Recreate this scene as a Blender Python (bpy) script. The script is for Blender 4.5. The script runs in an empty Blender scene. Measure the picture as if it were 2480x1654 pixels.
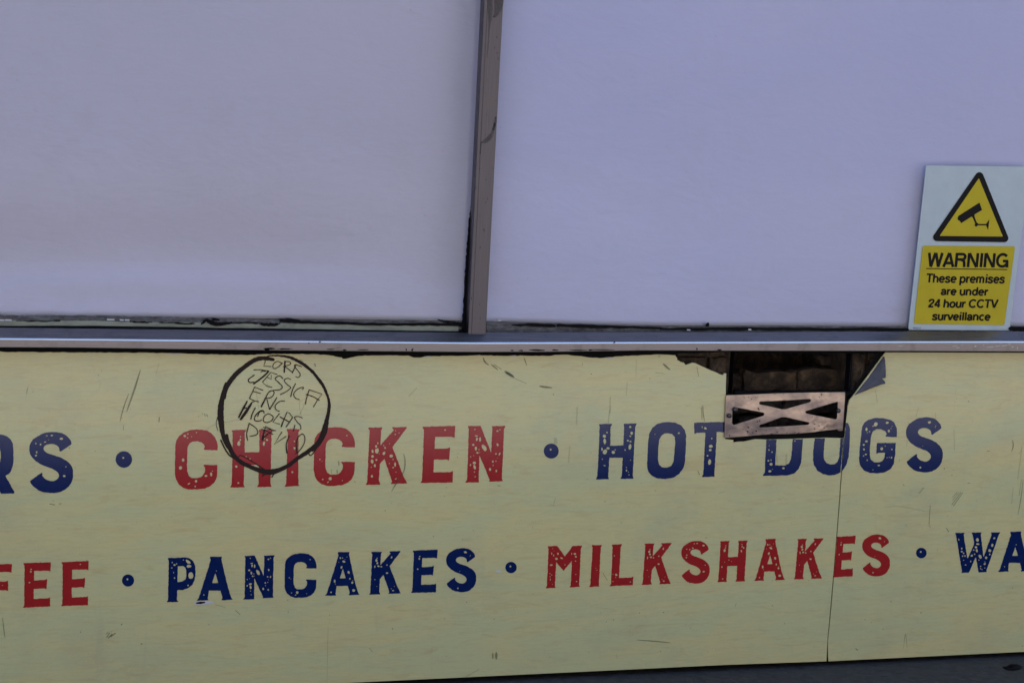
import bpy, math, random
from mathutils import Vector, Matrix
from math import radians, sin, cos, pi

S = bpy.context.scene
C = S.collection
random.seed(7)

# ------------------------------------------------------------------ camera
F = 6000.0                                   # focal length in photograph pixels (about 87 mm full frame)
W, H = 2480, 1654
PITCH, YAW, ROLL = radians(7.8147), radians(-20.0608), radians(2.9452)

def mat3(p, y, r):
    Rx = Matrix(((1,0,0),(0,cos(p),-sin(p)),(0,sin(p),cos(p))))
    Ry = Matrix(((cos(y),0,sin(y)),(0,1,0),(-sin(y),0,cos(y))))
    Rz = Matrix(((cos(r),-sin(r),0),(sin(r),cos(r),0),(0,0,1)))
    return Rz @ Rx @ Ry
R = mat3(PITCH, YAW, ROLL)
AX, AD, AY = R.col[0], R.col[1], R.col[2]    # wall right, down, into the wall, seen from the camera
def wdir(d):                                 # camera direction -> world direction
    return Vector((d.dot(AX), d.dot(AY), -d.dot(AD)))
CAM = Vector((0.0, -4.6 * AY.z, 0.0))
_ray = wdir(Vector((1750-W/2, 1609.5-H/2, F)))
CAM.z = -_ray.z * (-CAM.y / _ray.y) + 0.012  # the lower edge of the panels is 12 mm above the pavement
_ray = wdir(Vector((0, 0, F)))
CAM.x = -_ray.x * (-CAM.y / _ray.y)
def U(px, py, y=0.0):                        # photograph pixel -> point of the wall plane at depth y
    d = wdir(Vector((px - W/2, py - H/2, F)))
    return CAM + d * ((y - CAM.y) / d.y)
PX = 0.000767                                # metres per photograph pixel on the wall

cam = bpy.data.cameras.new('camera')
camo = bpy.data.objects.new('camera', cam)
C.objects.link(camo)
rx, ry, rz = wdir(Vector((1,0,0))), wdir(Vector((0,-1,0))), wdir(Vector((0,0,-1)))
M = Matrix((rx, ry, rz)).transposed().to_4x4()
M.translation = CAM
camo.matrix_world = M
cam.sensor_width = 36.0
cam.lens = 36.0 * F / W
cam.clip_end = 500
S.camera = camo

# ------------------------------------------------------------------ sky, sun, exposure
SUN_EL, SUN_AZ = radians(46.6), radians(14)    # the sun stands behind the shop: its front is in shade
world = bpy.data.worlds.new('World'); S.world = world; world.use_nodes = True
wn = world.node_tree.nodes; wl = world.node_tree.links
sky = wn.new('ShaderNodeTexSky'); sky.sky_type = 'NISHITA'; sky.sun_disc = False
sky.sun_elevation = SUN_EL; sky.sun_rotation = SUN_AZ
wl.new(sky.outputs[0], wn['Background'].inputs[0])
wn['Background'].inputs[1].default_value = 0.15
sl = bpy.data.lights.new('sun', 'SUN'); sl.energy = 4.5; sl.angle = radians(0.5); sl.color = (1.0, 0.93, 0.82)
so = bpy.data.objects.new('sun', sl); C.objects.link(so)
sdir = Vector((sin(SUN_AZ)*cos(SUN_EL), cos(SUN_AZ)*cos(SUN_EL), sin(SUN_EL)))   # towards the sun
so.rotation_euler = sdir.to_track_quat('Z', 'Y').to_euler()
so.location = (0, 8, 12)
S.view_settings.view_transform = 'Standard'; S.view_settings.look = 'None'
S.view_settings.gamma = 1; S.view_settings.use_curve_mapping = False
S.view_settings.exposure = 1.35

# ------------------------------------------------------------------ materials
def new_mat(name, col=(.5,.5,.5), rough=.5, metal=0.0, spec=.5):
    m = bpy.data.materials.new(name); m.use_nodes = True
    b = m.node_tree.nodes['Principled BSDF']
    b.inputs['Base Color'].default_value = (*col, 1)
    b.inputs['Roughness'].default_value = rough
    b.inputs['Metallic'].default_value = metal
    b.inputs['Specular IOR Level'].default_value = spec
    return m, m.node_tree, b
def coord(nt, scale=(1,1,1), loc=(0,0,0)):
    t = nt.nodes.new('ShaderNodeNewGeometry'); mp = nt.nodes.new('ShaderNodeMapping')
    mp.inputs['Scale'].default_value = scale; mp.inputs['Location'].default_value = loc
    nt.links.new(t.outputs['Position'], mp.inputs[0]); return mp.outputs[0]
def noise(nt, vec, scale, detail=4, rough=.55, dist=0):
    n = nt.nodes.new('ShaderNodeTexNoise'); n.inputs['Scale'].default_value = scale
    n.inputs['Detail'].default_value = detail; n.inputs['Roughness'].default_value = rough
    n.inputs['Distortion'].default_value = dist
    nt.links.new(vec, n.inputs['Vector']); return n.outputs['Fac']
def ramp(nt, fac, stops):
    r = nt.nodes.new('ShaderNodeValToRGB'); e = r.color_ramp.elements
    while len(e) < len(stops): e.new(.5)
    for k, (p, c) in enumerate(stops):
        e[k].position = p; e[k].color = (*c, 1) if len(c) == 3 else c
    nt.links.new(fac, r.inputs[0]); return r.outputs[0]
def mixc(nt, fac, a, b, mode='MIX'):
    m = nt.nodes.new('ShaderNodeMix'); m.data_type = 'RGBA'; m.blend_type = mode
    for s, v in ((m.inputs[0], fac), (m.inputs[6], a), (m.inputs[7], b)):
        if isinstance(v, bpy.types.NodeSocket): nt.links.new(v, s)
        elif isinstance(v, (int, float)): s.default_value = v
        else: s.default_value = (*v, 1)
    return m.outputs[2]
def bump(nt, b, h, strength=.3, dist=.001):
    n = nt.nodes.new('ShaderNodeBump'); n.inputs['Strength'].default_value = strength
    n.inputs['Distance'].default_value = dist
    nt.links.new(h, n.inputs['Height']); nt.links.new(n.outputs[0], b.inputs['Normal'])
def setc(nt, b, c): nt.links.new(c, b.inputs['Base Color'])
def g(v): return (v, v, v)

# printed wood-grain panel
m_board, nt, b = new_mat('printed_panel', rough=.13)
grain = noise(nt, coord(nt, (3.6, 1, 30)), 7, 9, .68, 1.2)
broad = noise(nt, coord(nt, (.8, 1, 3.2)), 4.2, 6, .62, 1.0)
fine = noise(nt, coord(nt, (20, 1, 150)), 14, 4, .7, .2)
c = mixc(nt, ramp(nt, broad, [(.36, g(0)), (.62, g(1))]), (.665, .65, .33), (.755, .648, .30))
c = mixc(nt, ramp(nt, grain, [(.46, g(0)), (.76, g(.44))]), c, (.55, .46, .25))
kn = noise(nt, coord(nt, (1.5, 1, 9), (3.1, 0, 1.7)), 6, 8, .66, 1.8)
c = mixc(nt, ramp(nt, kn, [(.53, g(0)), (.74, g(.55))]), c, (.60, .43, .19))
c = mixc(nt, ramp(nt, fine, [(.30, g(.20)), (.62, g(0))]), c, (.36, .34, .22))
vd = coord(nt, (1, 1, 1), (5, 0, 2)); dirt = noise(nt, vd, 4, 9, .72)
c = mixc(nt, ramp(nt, dirt, [(.50, g(0)), (.78, g(.32))]), c, (.36, .345, .26))
hz = noise(nt, coord(nt, (1, 1, .12), (1, 0, 7)), 26, 5, .7)
c = mixc(nt, ramp(nt, hz, [(.60, g(0)), (.75, g(.16))]), c, (.36, .35, .28))
setc(nt, b, c)
vb = coord(nt, (1, 1, 1)); bump(nt, b, noise(nt, vb, 420, 3, .6), .05, .0003)
nt.links.new(ramp(nt, noise(nt, vd, 30, 5, .7), [(.3, g(.10)), (.7, g(.17))]), b.inputs['Roughness'])

def ink(name, col, dark):
    m, nt, b = new_mat(name, col, .11)
    v = coord(nt); n = noise(nt, v, 90, 6, .7)
    setc(nt, b, mixc(nt, ramp(nt, n, [(.35, g(0)), (.7, g(1))]), col, dark))
    bump(nt, b, noise(nt, v, 420, 3, .6), .05, .0003)
    return m
m_blue = ink('navy_print', (.0004, .0115, .084), (.0008, .014, .096))
m_red = ink('red_print', (.42, .0200, .020), (.37, .016, .016))
m_marker, nt, b = new_mat('marker_ink', (.022,.010,.008), .55, spec=.25)

def scratch_mat(name, col, alpha):
    m, nt, b = new_mat(name, col, .6)
    v = coord(nt); n = noise(nt, v, 900, 4, .7)
    a = ramp(nt, n, [(.32, g(alpha*.35)), (.6, g(alpha))])
    nt.links.new(a, b.inputs['Alpha']); return m
m_scr = scratch_mat('scuff_marks', (.10, .095, .055), .62)
m_scr_faint = scratch_mat('faint_scuffs', (.20, .185, .12), .22)

# stainless steel
def steel(name, lo, hi, r0, r1, sc, dirtc=(.09,.08,.07), dirt_amt=.5):
    m, nt, b = new_mat(name, (.4,.4,.4), .3, 1.0)
    n = noise(nt, coord(nt, sc), 10, 6, .65)
    c = mixc(nt, ramp(nt, n, [(.35, g(0)), (.65, g(1))]), lo, hi)
    d = noise(nt, coord(nt, (1,1,1), (2,0,1)), 22, 8, .72)
    dm = ramp(nt, d, [(.52, g(0)), (.74, g(dirt_amt))])
    setc(nt, b, mixc(nt, dm, c, dirtc))
    nt.links.new(ramp(nt, n, [(.3, g(r0)), (.7, g(r1))]), b.inputs['Roughness'])
    bump(nt, b, n, .06, .0006)
    return m
m_steel = steel('brushed_steel_rail', (.205,.185,.19), (.275,.25,.25), .30, .42, (1.2, 1, 60))
m_edge, _, _ = new_mat('edge_highlight_steel', (.95,.95,.97), .22, 1.0)  # near-white steel paints the highlight along the polished sill nose
m_mull = steel('dull_steel_mullion', (.098,.092,.105), (.13,.12,.135), .30, .42, (60, 1, 1.2), (.13,.11,.10), .5)
# vent steel: blotchy and worn
m_vent, nt, b = new_mat('worn_vent_steel', (.5,.45,.42), .3, 1.0)
n = noise(nt, coord(nt, (1,1,1), (.3,0,.1)), 15, 5, .6, .4); n2 = noise(nt, coord(nt, (1,1,1), (4,0,4)), 240, 5, .75)
c = mixc(nt, ramp(nt, n, [(.38, g(0)), (.62, g(1))]), (.26,.215,.21), (.56,.43,.345))
c = mixc(nt, ramp(nt, n2, [(.66, g(0)), (.72, g(.85))]), c, (.07,.045,.03))
setc(nt, b, c)
nt.links.new(ramp(nt, n, [(.3, g(.42)), (.7, g(.28))]), b.inputs['Roughness'])
bump(nt, b, noise(nt, coord(nt), 11, 4, .5), .5, .012)

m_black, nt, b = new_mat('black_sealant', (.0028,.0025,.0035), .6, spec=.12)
bump(nt, b, noise(nt, coord(nt), 180, 5, .7), .5, .002)
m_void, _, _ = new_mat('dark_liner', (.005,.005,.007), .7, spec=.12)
m_grime, nt, b = new_mat('old_grey_sealant', (.1,.1,.1), .7)
n = noise(nt, coord(nt, (1, 1, 3)), 60, 8, .75, .5)
c = ramp(nt, n, [(.30, (.012,.011,.012)), (.46, (.075,.070,.072)), (.58, (.13,.125,.13)), (.74, (.26,.25,.26))])
setc(nt, b, c); bump(nt, b, n, .6, .002)
m_bead, nt, b = new_mat('pale_green_bead', (.25,.27,.20), .45)
n = noise(nt, coord(nt, (1,1,4)), 28, 6, .7)
setc(nt, b, ramp(nt, n, [(.3, (.15,.16,.13)), (.6, (.27,.29,.22))]))
m_backing, nt, b = new_mat('brown_backing', (.06,.05,.045), .8)
n = noise(nt, coord(nt, (1,1,4)), 30, 6, .7)
setc(nt, b, ramp(nt, n, [(.35, (.03,.026,.026)), (.65, (.10,.085,.08))]))

def paper_mat(name, col, col2, smudge):
    m, nt, b = new_mat(name, col, .75, spec=.3)
    n = noise(nt, coord(nt, (1, 1, 2.2)), 3.2, 6, .6, .6)
    n2 = noise(nt, coord(nt, (5, 1, 38)), 10, 6, .68)
    n3 = noise(nt, coord(nt, (1, 1, 1.5), (9, 0, 4)), 9, 8, .7, .4)
    c = mixc(nt, ramp(nt, n, [(.38, g(0)), (.62, g(1))]), col, col2)
    c = mixc(nt, ramp(nt, n2, [(.42, g(.16)), (.60, g(0))]), c, smudge)
    c = mixc(nt, ramp(nt, n3, [(.50, g(0)), (.70, g(.22))]), c, smudge)
    sp = noise(nt, coord(nt), 230, 2, .5)
    c = mixc(nt, ramp(nt, sp, [(.745, g(0)), (.77, g(.55))]), c, (.22,.22,.30))
    setc(nt, b, c)
    h = nt.nodes.new('ShaderNodeMath'); h.operation = 'MULTIPLY_ADD'; h.inputs[1].default_value = .35
    nt.links.new(noise(nt, coord(nt, (1, 1, 2.2), (2, 0, 5)), 11, 4, .5, .8), h.inputs[0])
    nt.links.new(noise(nt, coord(nt, (1, 1, 1.8)), 6, 5, .55, .5), h.inputs[2])
    bump(nt, b, h.outputs[0], .30, .010)
    return m
m_paper_l = paper_mat('greyish_white_paper', (.545,.50,.65), (.53,.49,.63), (.44,.42,.49))
m_paper_r = paper_mat('lilac_white_paper', (.53,.515,.745), (.51,.50,.745), (.46,.45,.60))

m_glass = bpy.data.materials.new('window_glass'); m_glass.use_nodes = True
nt = m_glass.node_tree; nt.nodes.clear()
out = nt.nodes.new('ShaderNodeOutputMaterial'); mx = nt.nodes.new('ShaderNodeMixShader')
tr = nt.nodes.new('ShaderNodeBsdfTransparent'); gl = nt.nodes.new('ShaderNodeBsdfGlossy')
tr.inputs[0].default_value = (.975,.985,.985,1); gl.inputs['Roughness'].default_value = .12
fr = nt.nodes.new('ShaderNodeFresnel'); ge = nt.nodes.new('ShaderNodeNewGeometry'); mr = nt.nodes.new('ShaderNodeMapRange')
mr.inputs['To Min'].default_value = 1.5; mr.inputs['To Max'].default_value = 1/1.5
nt.links.new(ge.outputs['Backfacing'], mr.inputs['Value']); nt.links.new(mr.outputs[0], fr.inputs['IOR'])
nt.links.new(fr.outputs[0], mx.inputs[0]); nt.links.new(tr.outputs[0], mx.inputs[1]); nt.links.new(gl.outputs[0], mx.inputs[2])
nt.links.new(mx.outputs[0], out.inputs[0])

m_brick, nt, b = new_mat('dirty_brown_brick', (.1,.07,.05), .85)
n = noise(nt, coord(nt), 34, 9, .72, .4)
setc(nt, b, ramp(nt, n, [(.30, (.012,.008,.006)), (.48, (.060,.040,.026)), (.62, (.14,.092,.052)), (.76, (.30,.19,.09))]))
bump(nt, b, noise(nt, coord(nt), 110, 7, .75), .8, .006)
m_render, nt, b = new_mat('painted_render', (.45,.43,.40), .8)
setc(nt, b, ramp(nt, noise(nt, coord(nt), 3, 6, .6), [(.3, (.38,.36,.33)), (.7, (.50,.48,.44))]))
m_roof, _, _ = new_mat('roof_felt', (.06,.06,.065), .9)

m_pave, nt, b = new_mat('dark_asphalt_pavement', (.04,.04,.045), .7)
n = noise(nt, coord(nt), 46, 9, .75); n2 = noise(nt, coord(nt), 520, 3, .6); n3 = noise(nt, coord(nt, (1,1,1), (3,3,0)), 9, 7, .7)
c = ramp(nt, n, [(.36, (.010,.0105,.014)), (.64, (.050,.050,.057))])
c = mixc(nt, ramp(nt, n2, [(.64, g(0)), (.70, g(.9))]), c, (.22,.22,.24))
c = mixc(nt, ramp(nt, n3, [(.4, g(0)), (.7, g(.4))]), c, (.06,.05,.045))
setc(nt, b, c); bump(nt, b, n, .9, .012)
m_road, nt, b = new_mat('road_surface', (.2,.18,.16), .85)
n = noise(nt, coord(nt), 5, 8, .7)
setc(nt, b, ramp(nt, n, [(.3, (.35,.33,.325)), (.7, (.42,.40,.39))]))
m_kerb, _, _ = new_mat('kerb_stone', (.28,.27,.26), .85)

m_plate, nt, b = new_mat('sign_white_plastic', (.60,.70,.74), .38, spec=.25)
setc(nt, b, ramp(nt, noise(nt, coord(nt), 40, 5, .6), [(.3, (.47,.53,.55)), (.7, (.51,.575,.58))]))
m_yel, nt, b = new_mat('sign_yellow', (.6,.43,.02), .4, spec=.2)
setc(nt, b, ramp(nt, noise(nt, coord(nt), 22, 5, .6), [(.3, (.50,.385,.015)), (.7, (.56,.43,.018))]))
m_blk, _, _ = new_mat('sign_black', (.004,.003,.0045), .45, spec=.15)
m_code, _, _ = new_mat('sign_grey_print', (.08,.10,.14), .5)
m_fleck, _, _ = new_mat('pale_rubbed_paint', (.50,.44,.38), .6)
m_flap, nt, b = new_mat('grey_underside', (.12,.12,.15), .6, spec=.25)
setc(nt, b, ramp(nt, noise(nt, coord(nt), 60, 6, .7), [(.3, (.068,.070,.092)), (.7, (.118,.116,.142))]))
m_core, _, _ = new_mat('torn_white_core', (.62,.60,.62), .8)
m_screw, nt, b = new_mat('dark_screw_steel', (.10,.10,.11), .4, 1.0)

# ------------------------------------------------------------------ helpers
def tag(o, label=None, cat=None, group=None, kind=None):
    if label: o['label'] = label
    if cat: o['category'] = cat
    if group: o['group'] = group
    if kind: o['kind'] = kind
    return o
def empty(name, loc, label, cat, group=None):
    o = bpy.data.objects.new(name, None); C.objects.link(o); o.location = loc
    o.empty_display_size = .1
    return tag(o, label, cat, group)
def link(name, verts, faces, m, parent=None, loc=None, smooth=False):
    """one mesh object; verts in world space"""
    L = Vector(parent['_o']) if parent and '_o' in parent else (Vector(loc) if loc else Vector((0,0,0)))
    me = bpy.data.meshes.new(name)
    me.from_pydata([tuple(Vector(v) - L) for v in verts], [], faces)
    me.materials.append(m); me.update()
    if smooth:
        for p in me.polygons: p.use_smooth = True
    o = bpy.data.objects.new(name, me); C.objects.link(o)
    if parent: o.parent = parent
    else: o.location = L
    o['_o'] = tuple(L)
    return o
def root(name, loc, label, cat, group=None):
    o = empty(name, loc, label, cat, group); o['_o'] = tuple(loc); return o
def boxv(a, b):
    (x0,y0,z0),(x1,y1,z1) = a, b
    v = [(x0,y0,z0),(x1,y0,z0),(x1,y1,z0),(x0,y1,z0),(x0,y0,z1),(x1,y0,z1),(x1,y1,z1),(x0,y1,z1)]
    f = [(0,3,2,1),(4,5,6,7),(0,1,5,4),(1,2,6,5),(2,3,7,6),(3,0,4,7)]
    return v, f
class MB:
    def __init__(s): s.v = []; s.f = []
    def add(s, v, f):
        n = len(s.v); s.v += [tuple(q) for q in v]; s.f += [tuple(i+n for i in q) for q in f]; return s
    def box(s, a, b): return s.add(*boxv(a, b))
    def link(s, name, m, parent=None, **k): return link(name, s.v, s.f, m, parent, **k)

def fill(loops, thick=0.0, bev=0.0):
    """even-odd fill of closed pixel loops -> verts (px, py, z 0 front .. 1 back), faces"""
    cu = bpy.data.curves.new('tmp', 'CURVE'); cu.dimensions = '2D'; cu.fill_mode = 'BOTH'
    for lp in loops:
        sp = cu.splines.new('POLY'); sp.points.add(len(lp)-1)
        for k, (x, y) in enumerate(lp): sp.points[k].co = (x, -y, 0, 1)
        sp.use_cyclic_u = True
    if thick: cu.extrude = max(thick/PX/2 - bev, .01)
    if bev: cu.bevel_depth = bev; cu.bevel_resolution = 2; cu.offset = -bev
    ob = bpy.data.objects.new('tmp', cu)
    me = bpy.data.meshes.new_from_object(ob)
    v = [(p.co.x, -p.co.y, p.co.z) for p in me.vertices]
    f = [tuple(p.vertices) for p in me.polygons]
    bpy.data.objects.remove(ob); bpy.data.curves.remove(cu); bpy.data.meshes.remove(me)
    return v, f
def place(v, f, y=0.0, thick=0.0):
    out = []
    for (x, py, z) in v:
        p = U(x, py, y)
        if thick: p.y = y + thick/2 - z*PX
        out.append(p)
    if not thick and f:       # flat print: make every face look towards the street
        ff = []
        for q in f:
            a, b_, c_ = out[q[0]], out[q[1]], out[q[2]]
            n = (b_-a).cross(c_-a)
            ff.append(q if n.y <= 0 else tuple(reversed(q)))
        f = ff
    return out, f
def sheet(name, loops, m, parent=None, y=0.0, thick=0.0, bev=0.0, **k):
    v, f = place(*fill(loops, thick, bev), y, thick)
    return link(name, v, f, m, parent, **k)

def joined(name, items, parent):
    mb = MB(); mi = []; mats = []
    for v, f, m in items:
        mb.add(v, f)
        if m not in mats: mats.append(m)
        mi += [mats.index(m)]*len(f)
    o = mb.link(name, mats[0], parent)
    for m in mats[1:]: o.data.materials.append(m)
    o.data.polygons.foreach_set('material_index', mi)
    return o
def rough_loop(lp, amp=.8, step=5, closed=True):
    """subdivide a pixel polygon and jitter it a little: worn print edge"""
    out = []; n = len(lp)
    for i in range(n if closed else n-1):
        a = lp[i]; b_ = lp[(i+1) % n]
        d = math.hypot(b_[0]-a[0], b_[1]-a[1]); k = max(1, int(d/step))
        for j in range(k):
            t = j/k
            x = a[0] + (b_[0]-a[0])*t; y = a[1] + (b_[1]-a[1])*t
            if j and d > 1e-6:
                o = random.uniform(-amp, amp)
                x += -(b_[1]-a[1])/d*o; y += (b_[0]-a[0])/d*o
            out.append((x, y))
    if not closed: out.append(lp[-1])
    return out
def blob(x, y, rx, ry, n=8, a=0.0, j=.22):
    out = []; ph = random.random()*6
    for k in range(n):
        t = ph + 2*pi*k/n; r = 1 + random.uniform(-j*.6, j*.75)
        u, w = rx*r*cos(t), ry*r*sin(t)
        out.append((x + u*cos(a) - w*sin(a), y + u*sin(a) + w*cos(a)))
    return out
def catmull(pts, n=5):
    if len(pts) < 3: return list(pts)
    P = [pts[0]] + list(pts) + [pts[-1]]; out = []
    for i in range(1, len(P)-2):
        for k in range(n):
            t = k/n; q = []
            for d in range(len(pts[0])):
                a, b_, c_, e = P[i-1][d], P[i][d], P[i+1][d], P[i+2][d]
                q.append(.5*((2*b_) + (-a+c_)*t + (2*a-5*b_+4*c_-e)*t*t + (-a+3*b_-3*c_+e)*t**3))
            out.append(tuple(q))
    out.append(tuple(pts[-1])); return out
def ribbon(mb, pts, w, y, smooth=True, taper=False, rough=0.0, caps=True):
    """brush stroke of width w (px) along pixel points; pts may carry their own width"""
    P = [(p[0], p[1], p[2] if len(p) > 2 else w) for p in pts]
    if smooth: P = catmull(P, 5)
    n = len(P); L = []; Rr = []
    for i, (x, yy, ww) in enumerate(P):
        a = P[max(0, i-1)]; b_ = P[min(n-1, i+1)]
        dx, dy = b_[0]-a[0], b_[1]-a[1]; d = math.hypot(dx, dy) or 1
        if taper: ww = ww*(.25 + .75*sin(pi*min(1, max(0, (i+.5)/n))))
        h1 = ww/2 + random.uniform(-rough, rough); h2 = ww/2 + random.uniform(-rough, rough)
        L.append((x - dy/d*h1, yy + dx/d*h1)); Rr.append((x + dy/d*h2, yy - dx/d*h2))
    v = L + Rr; f = [(i, i+1, n+i+1, n+i) for i in range(n-1)]
    out = [U(q[0], q[1], y) for q in v]
    ff = []
    for q in f:
        nn = (out[q[1]]-out[q[0]]).cross(out[q[2]]-out[q[0]])
        ff.append(q if nn.y <= 0 else tuple(reversed(q)))
    mb.add(out, ff)
    for (x, yy, ww) in (P[0], P[-1]):          # round ends
        if taper or not caps: continue
        k = 10; c_ = [U(x + ww/2*.96*cos(2*pi*t/k), yy + ww/2*.96*sin(2*pi*t/k), y - 4e-6) for t in range(k)]
        mb.add(c_, [tuple(range(k))])

# ------------------------------------------------------------------ setting
ZG = U(1750, 1609.5).z - 0.012
XL, XR = -9.0, 11.0
mb = MB(); mb.add([(XL-20, 9, ZG), (XR+20, 9, ZG), (XR+20, -2.0, ZG), (XL-20, -2.0, ZG)], [(3,2,1,0)])
tag(mb.link('pavement', m_pave), kind='structure')
mb = MB().box((XL-20, -2.13, ZG-.16), (XR+20, -2.003, ZG+.004))
tag(mb.link('kerb', m_kerb), kind='structure')
mb = MB(); mb.add([(-90, -2.0, ZG-.12), (90, -2.0, ZG-.12), (90, -160, ZG-.12), (-90, -160, ZG-.12)], [(3,2,1,0)])
tag(mb.link('road', m_road), kind='structure')

# shop building: stall riser of old brick, flat-roofed box above and behind the window
shop = root('shop_building', (0, 0, ZG), 'old shop building, its dirty brown brick bared in the gap above the steel air vent', 'building')
x0, x1 = U(1772, 950, .03).x, U(2058, 950, .03).x
z0, zsill = U(1900, 1075, .03).z, U(1900, 846, .02).z
ztop = zsill
mb = MB()
mb.box((XL, .040, ZG), (x0, .26, ztop)); mb.box((x1, .040, ZG), (XR, .26, ztop))
mb.box((x0, .042, ZG), (x1, .26, z0)); mb.box((x0, .245, z0), (x1, .258, ztop-.001))
def brick(mb, xa, xb, za, zb, yf, d=.03, j=.005):
    nx, nz = 7, 4; v = []
    for iz in range(nz+1):
        for ix in range(nx+1):
            e = 1 if ix in (0, nx) or iz in (0, nz) else 0
            v.append((xa+(xb-xa)*ix/nx + (random.uniform(-j, j)*.5), yf + e*.004 + random.uniform(-.0015, .0025), za+(zb-za)*iz/nz + random.uniform(-j, j)*.5))
    f = []
    for iz in range(nz):
        for ix in range(nx):
            a = iz*(nx+1)+ix; f.append((a, a+1, a+nx+2, a+nx+1))
    n0 = len(v)
    ring = [ix for ix in range(nx+1)] + [(nx+1)*iz+nx for iz in range(1, nz+1)] + [(nx+1)*nz+ix for ix in range(nx-1, -1, -1)] + [(nx+1)*iz for iz in range(nz-1, 0, -1)]
    for r in ring: v.append((v[r][0], yf+d, v[r][2]))
    m_ = len(ring)
    for i in range(m_): f.append((ring[i], n0+i, n0+(i+1) % m_, ring[(i+1) % m_]))
    mb.add(v, f)
# faces of the bricks that show
def bz(py, y): return U(1900, py, y).z
def bx(px, y): return U(px, 900, y).x
for (pa, pb, qa, qb) in ((1560,1716,862,812), (1560,1712,930,866), (1719,1765,862,812), (1722,1765,936,868), (1600,1764,1020,942),
                         (2062,2098,942,858), (2062,2098,854,800), (2103,2200,880,800), (2103,2230,960,886), (2061,2190,1030,948)):
    brick(mb, bx(pa, .02), bx(pb, .02), bz(qa, .02), bz(qb, .02), .020 + random.uniform(0, .004))
for (pa, pb, qa, qb, yy) in ((1770,1803,946,908,.104), (1806,1932,947,900,.092), (1939,2062,950,897,.086), (1985,2062,886,862,.120),
                          (1770,1900,1000,955,.095), (1906,2062,1004,955,.09), (1800,2000,1062,1010,.088)):
    brick(mb, bx(pa, yy), bx(pb, yy), bz(qa, yy), bz(qb, yy), yy, j=.008)
for k in range(26):                                  # rubble on the floor of the vent opening
    x = random.uniform(x0+.01, x1-.01); yy = random.uniform(.05, .09); s = random.uniform(.006, .014)
    mb.box((x, yy, z0+.001*k*.1), (x+s*1.6, yy+s, z0+s*random.uniform(.8, 3.2)))
mb.link('brick_wall', m_brick, shop)
ZW = 2.35
mb = MB(); mb.box((XL, .030, ZW), (XR, .26, 3.05)); mb.box((XL, .031, ztop), (-3.6, .26, ZW)); mb.box((4.6, .031, ztop), (XR, .26, ZW))
mb.box((XL, 6.0, ZG), (XR, 6.2, 3.05)); mb.box((XL, .26, ZG), (XL+.2, 6.0, 3.05)); mb.box((XR-.2, .26, ZG), (XR, 6.0, 3.05))
mb.link('upper_wall', m_render, shop)  # unseen upper walls and roof, added to cast the shop's shadow
MB().box((XL-.05, -.04, 3.052), (XR+.05, 6.25, 3.16)).link('roof', m_roof, shop)

# unseen terrace across the road, added for its reflection in glass and steel
ter = root('reflection_terrace', (-2, -15.5, ZG-.12), 'pale stucco terrace across the road, unseen, added for its reflection in the shop glass', 'building')
mb = MB(); wins = []
ty, tz0, tz1 = -15.5, ZG-.12, 8.6
cols = [-38 + 3.6*k for k in range(23)]; lev = [(1.0, 2.7), (4.2, 6.2)]
mb.box((-40, ty-6, tz0), (46, ty-.25, tz1))
zz = [tz0] + [q for p in lev for q in p] + [tz1]
for i in range(0, len(zz)-1, 2): mb.box((-40, ty-.249, zz[i]), (46, ty, zz[i+1]))
for a, b_ in lev:
    xx = -40
    for c0 in cols:
        mb.box((xx, ty-.248, a+.001), (c0, ty-.001, b_-.001)); xx = c0+1.5
    mb.box((xx, ty-.248, a+.001), (46, ty-.001, b_-.001))
m_tb, nt, b = new_mat('pale_stucco', (.1,.07,.06), .85)
setc(nt, b, ramp(nt, noise(nt, coord(nt), 2.4, 8, .7), [(.3, (.17,.16,.155)), (.7, (.23,.215,.21))]))
m_tp, _, _ = new_mat('terrace_blind', (.16,.155,.15), .6)
mb.link('wall', m_tb, ter)
MB().box((-40.3, ty-6.2, tz1+.002), (46.3, ty+.25, tz1+.35)).link('roof', m_roof, ter)
for a, b_ in lev:
    for c0 in cols:
        MB().box((c0, ty-.2, a+.002), (c0+1.5, ty-.16, b_-.002)).link('window', m_tp, ter)

# ------------------------------------------------------------------ shop window
win = root('shop_window', U(1150, 800, .02), 'tall shop window with a bent steel sill rail and a dull steel upright between its two panes', 'window')
XA, XB = -3.6, 4.6
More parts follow.
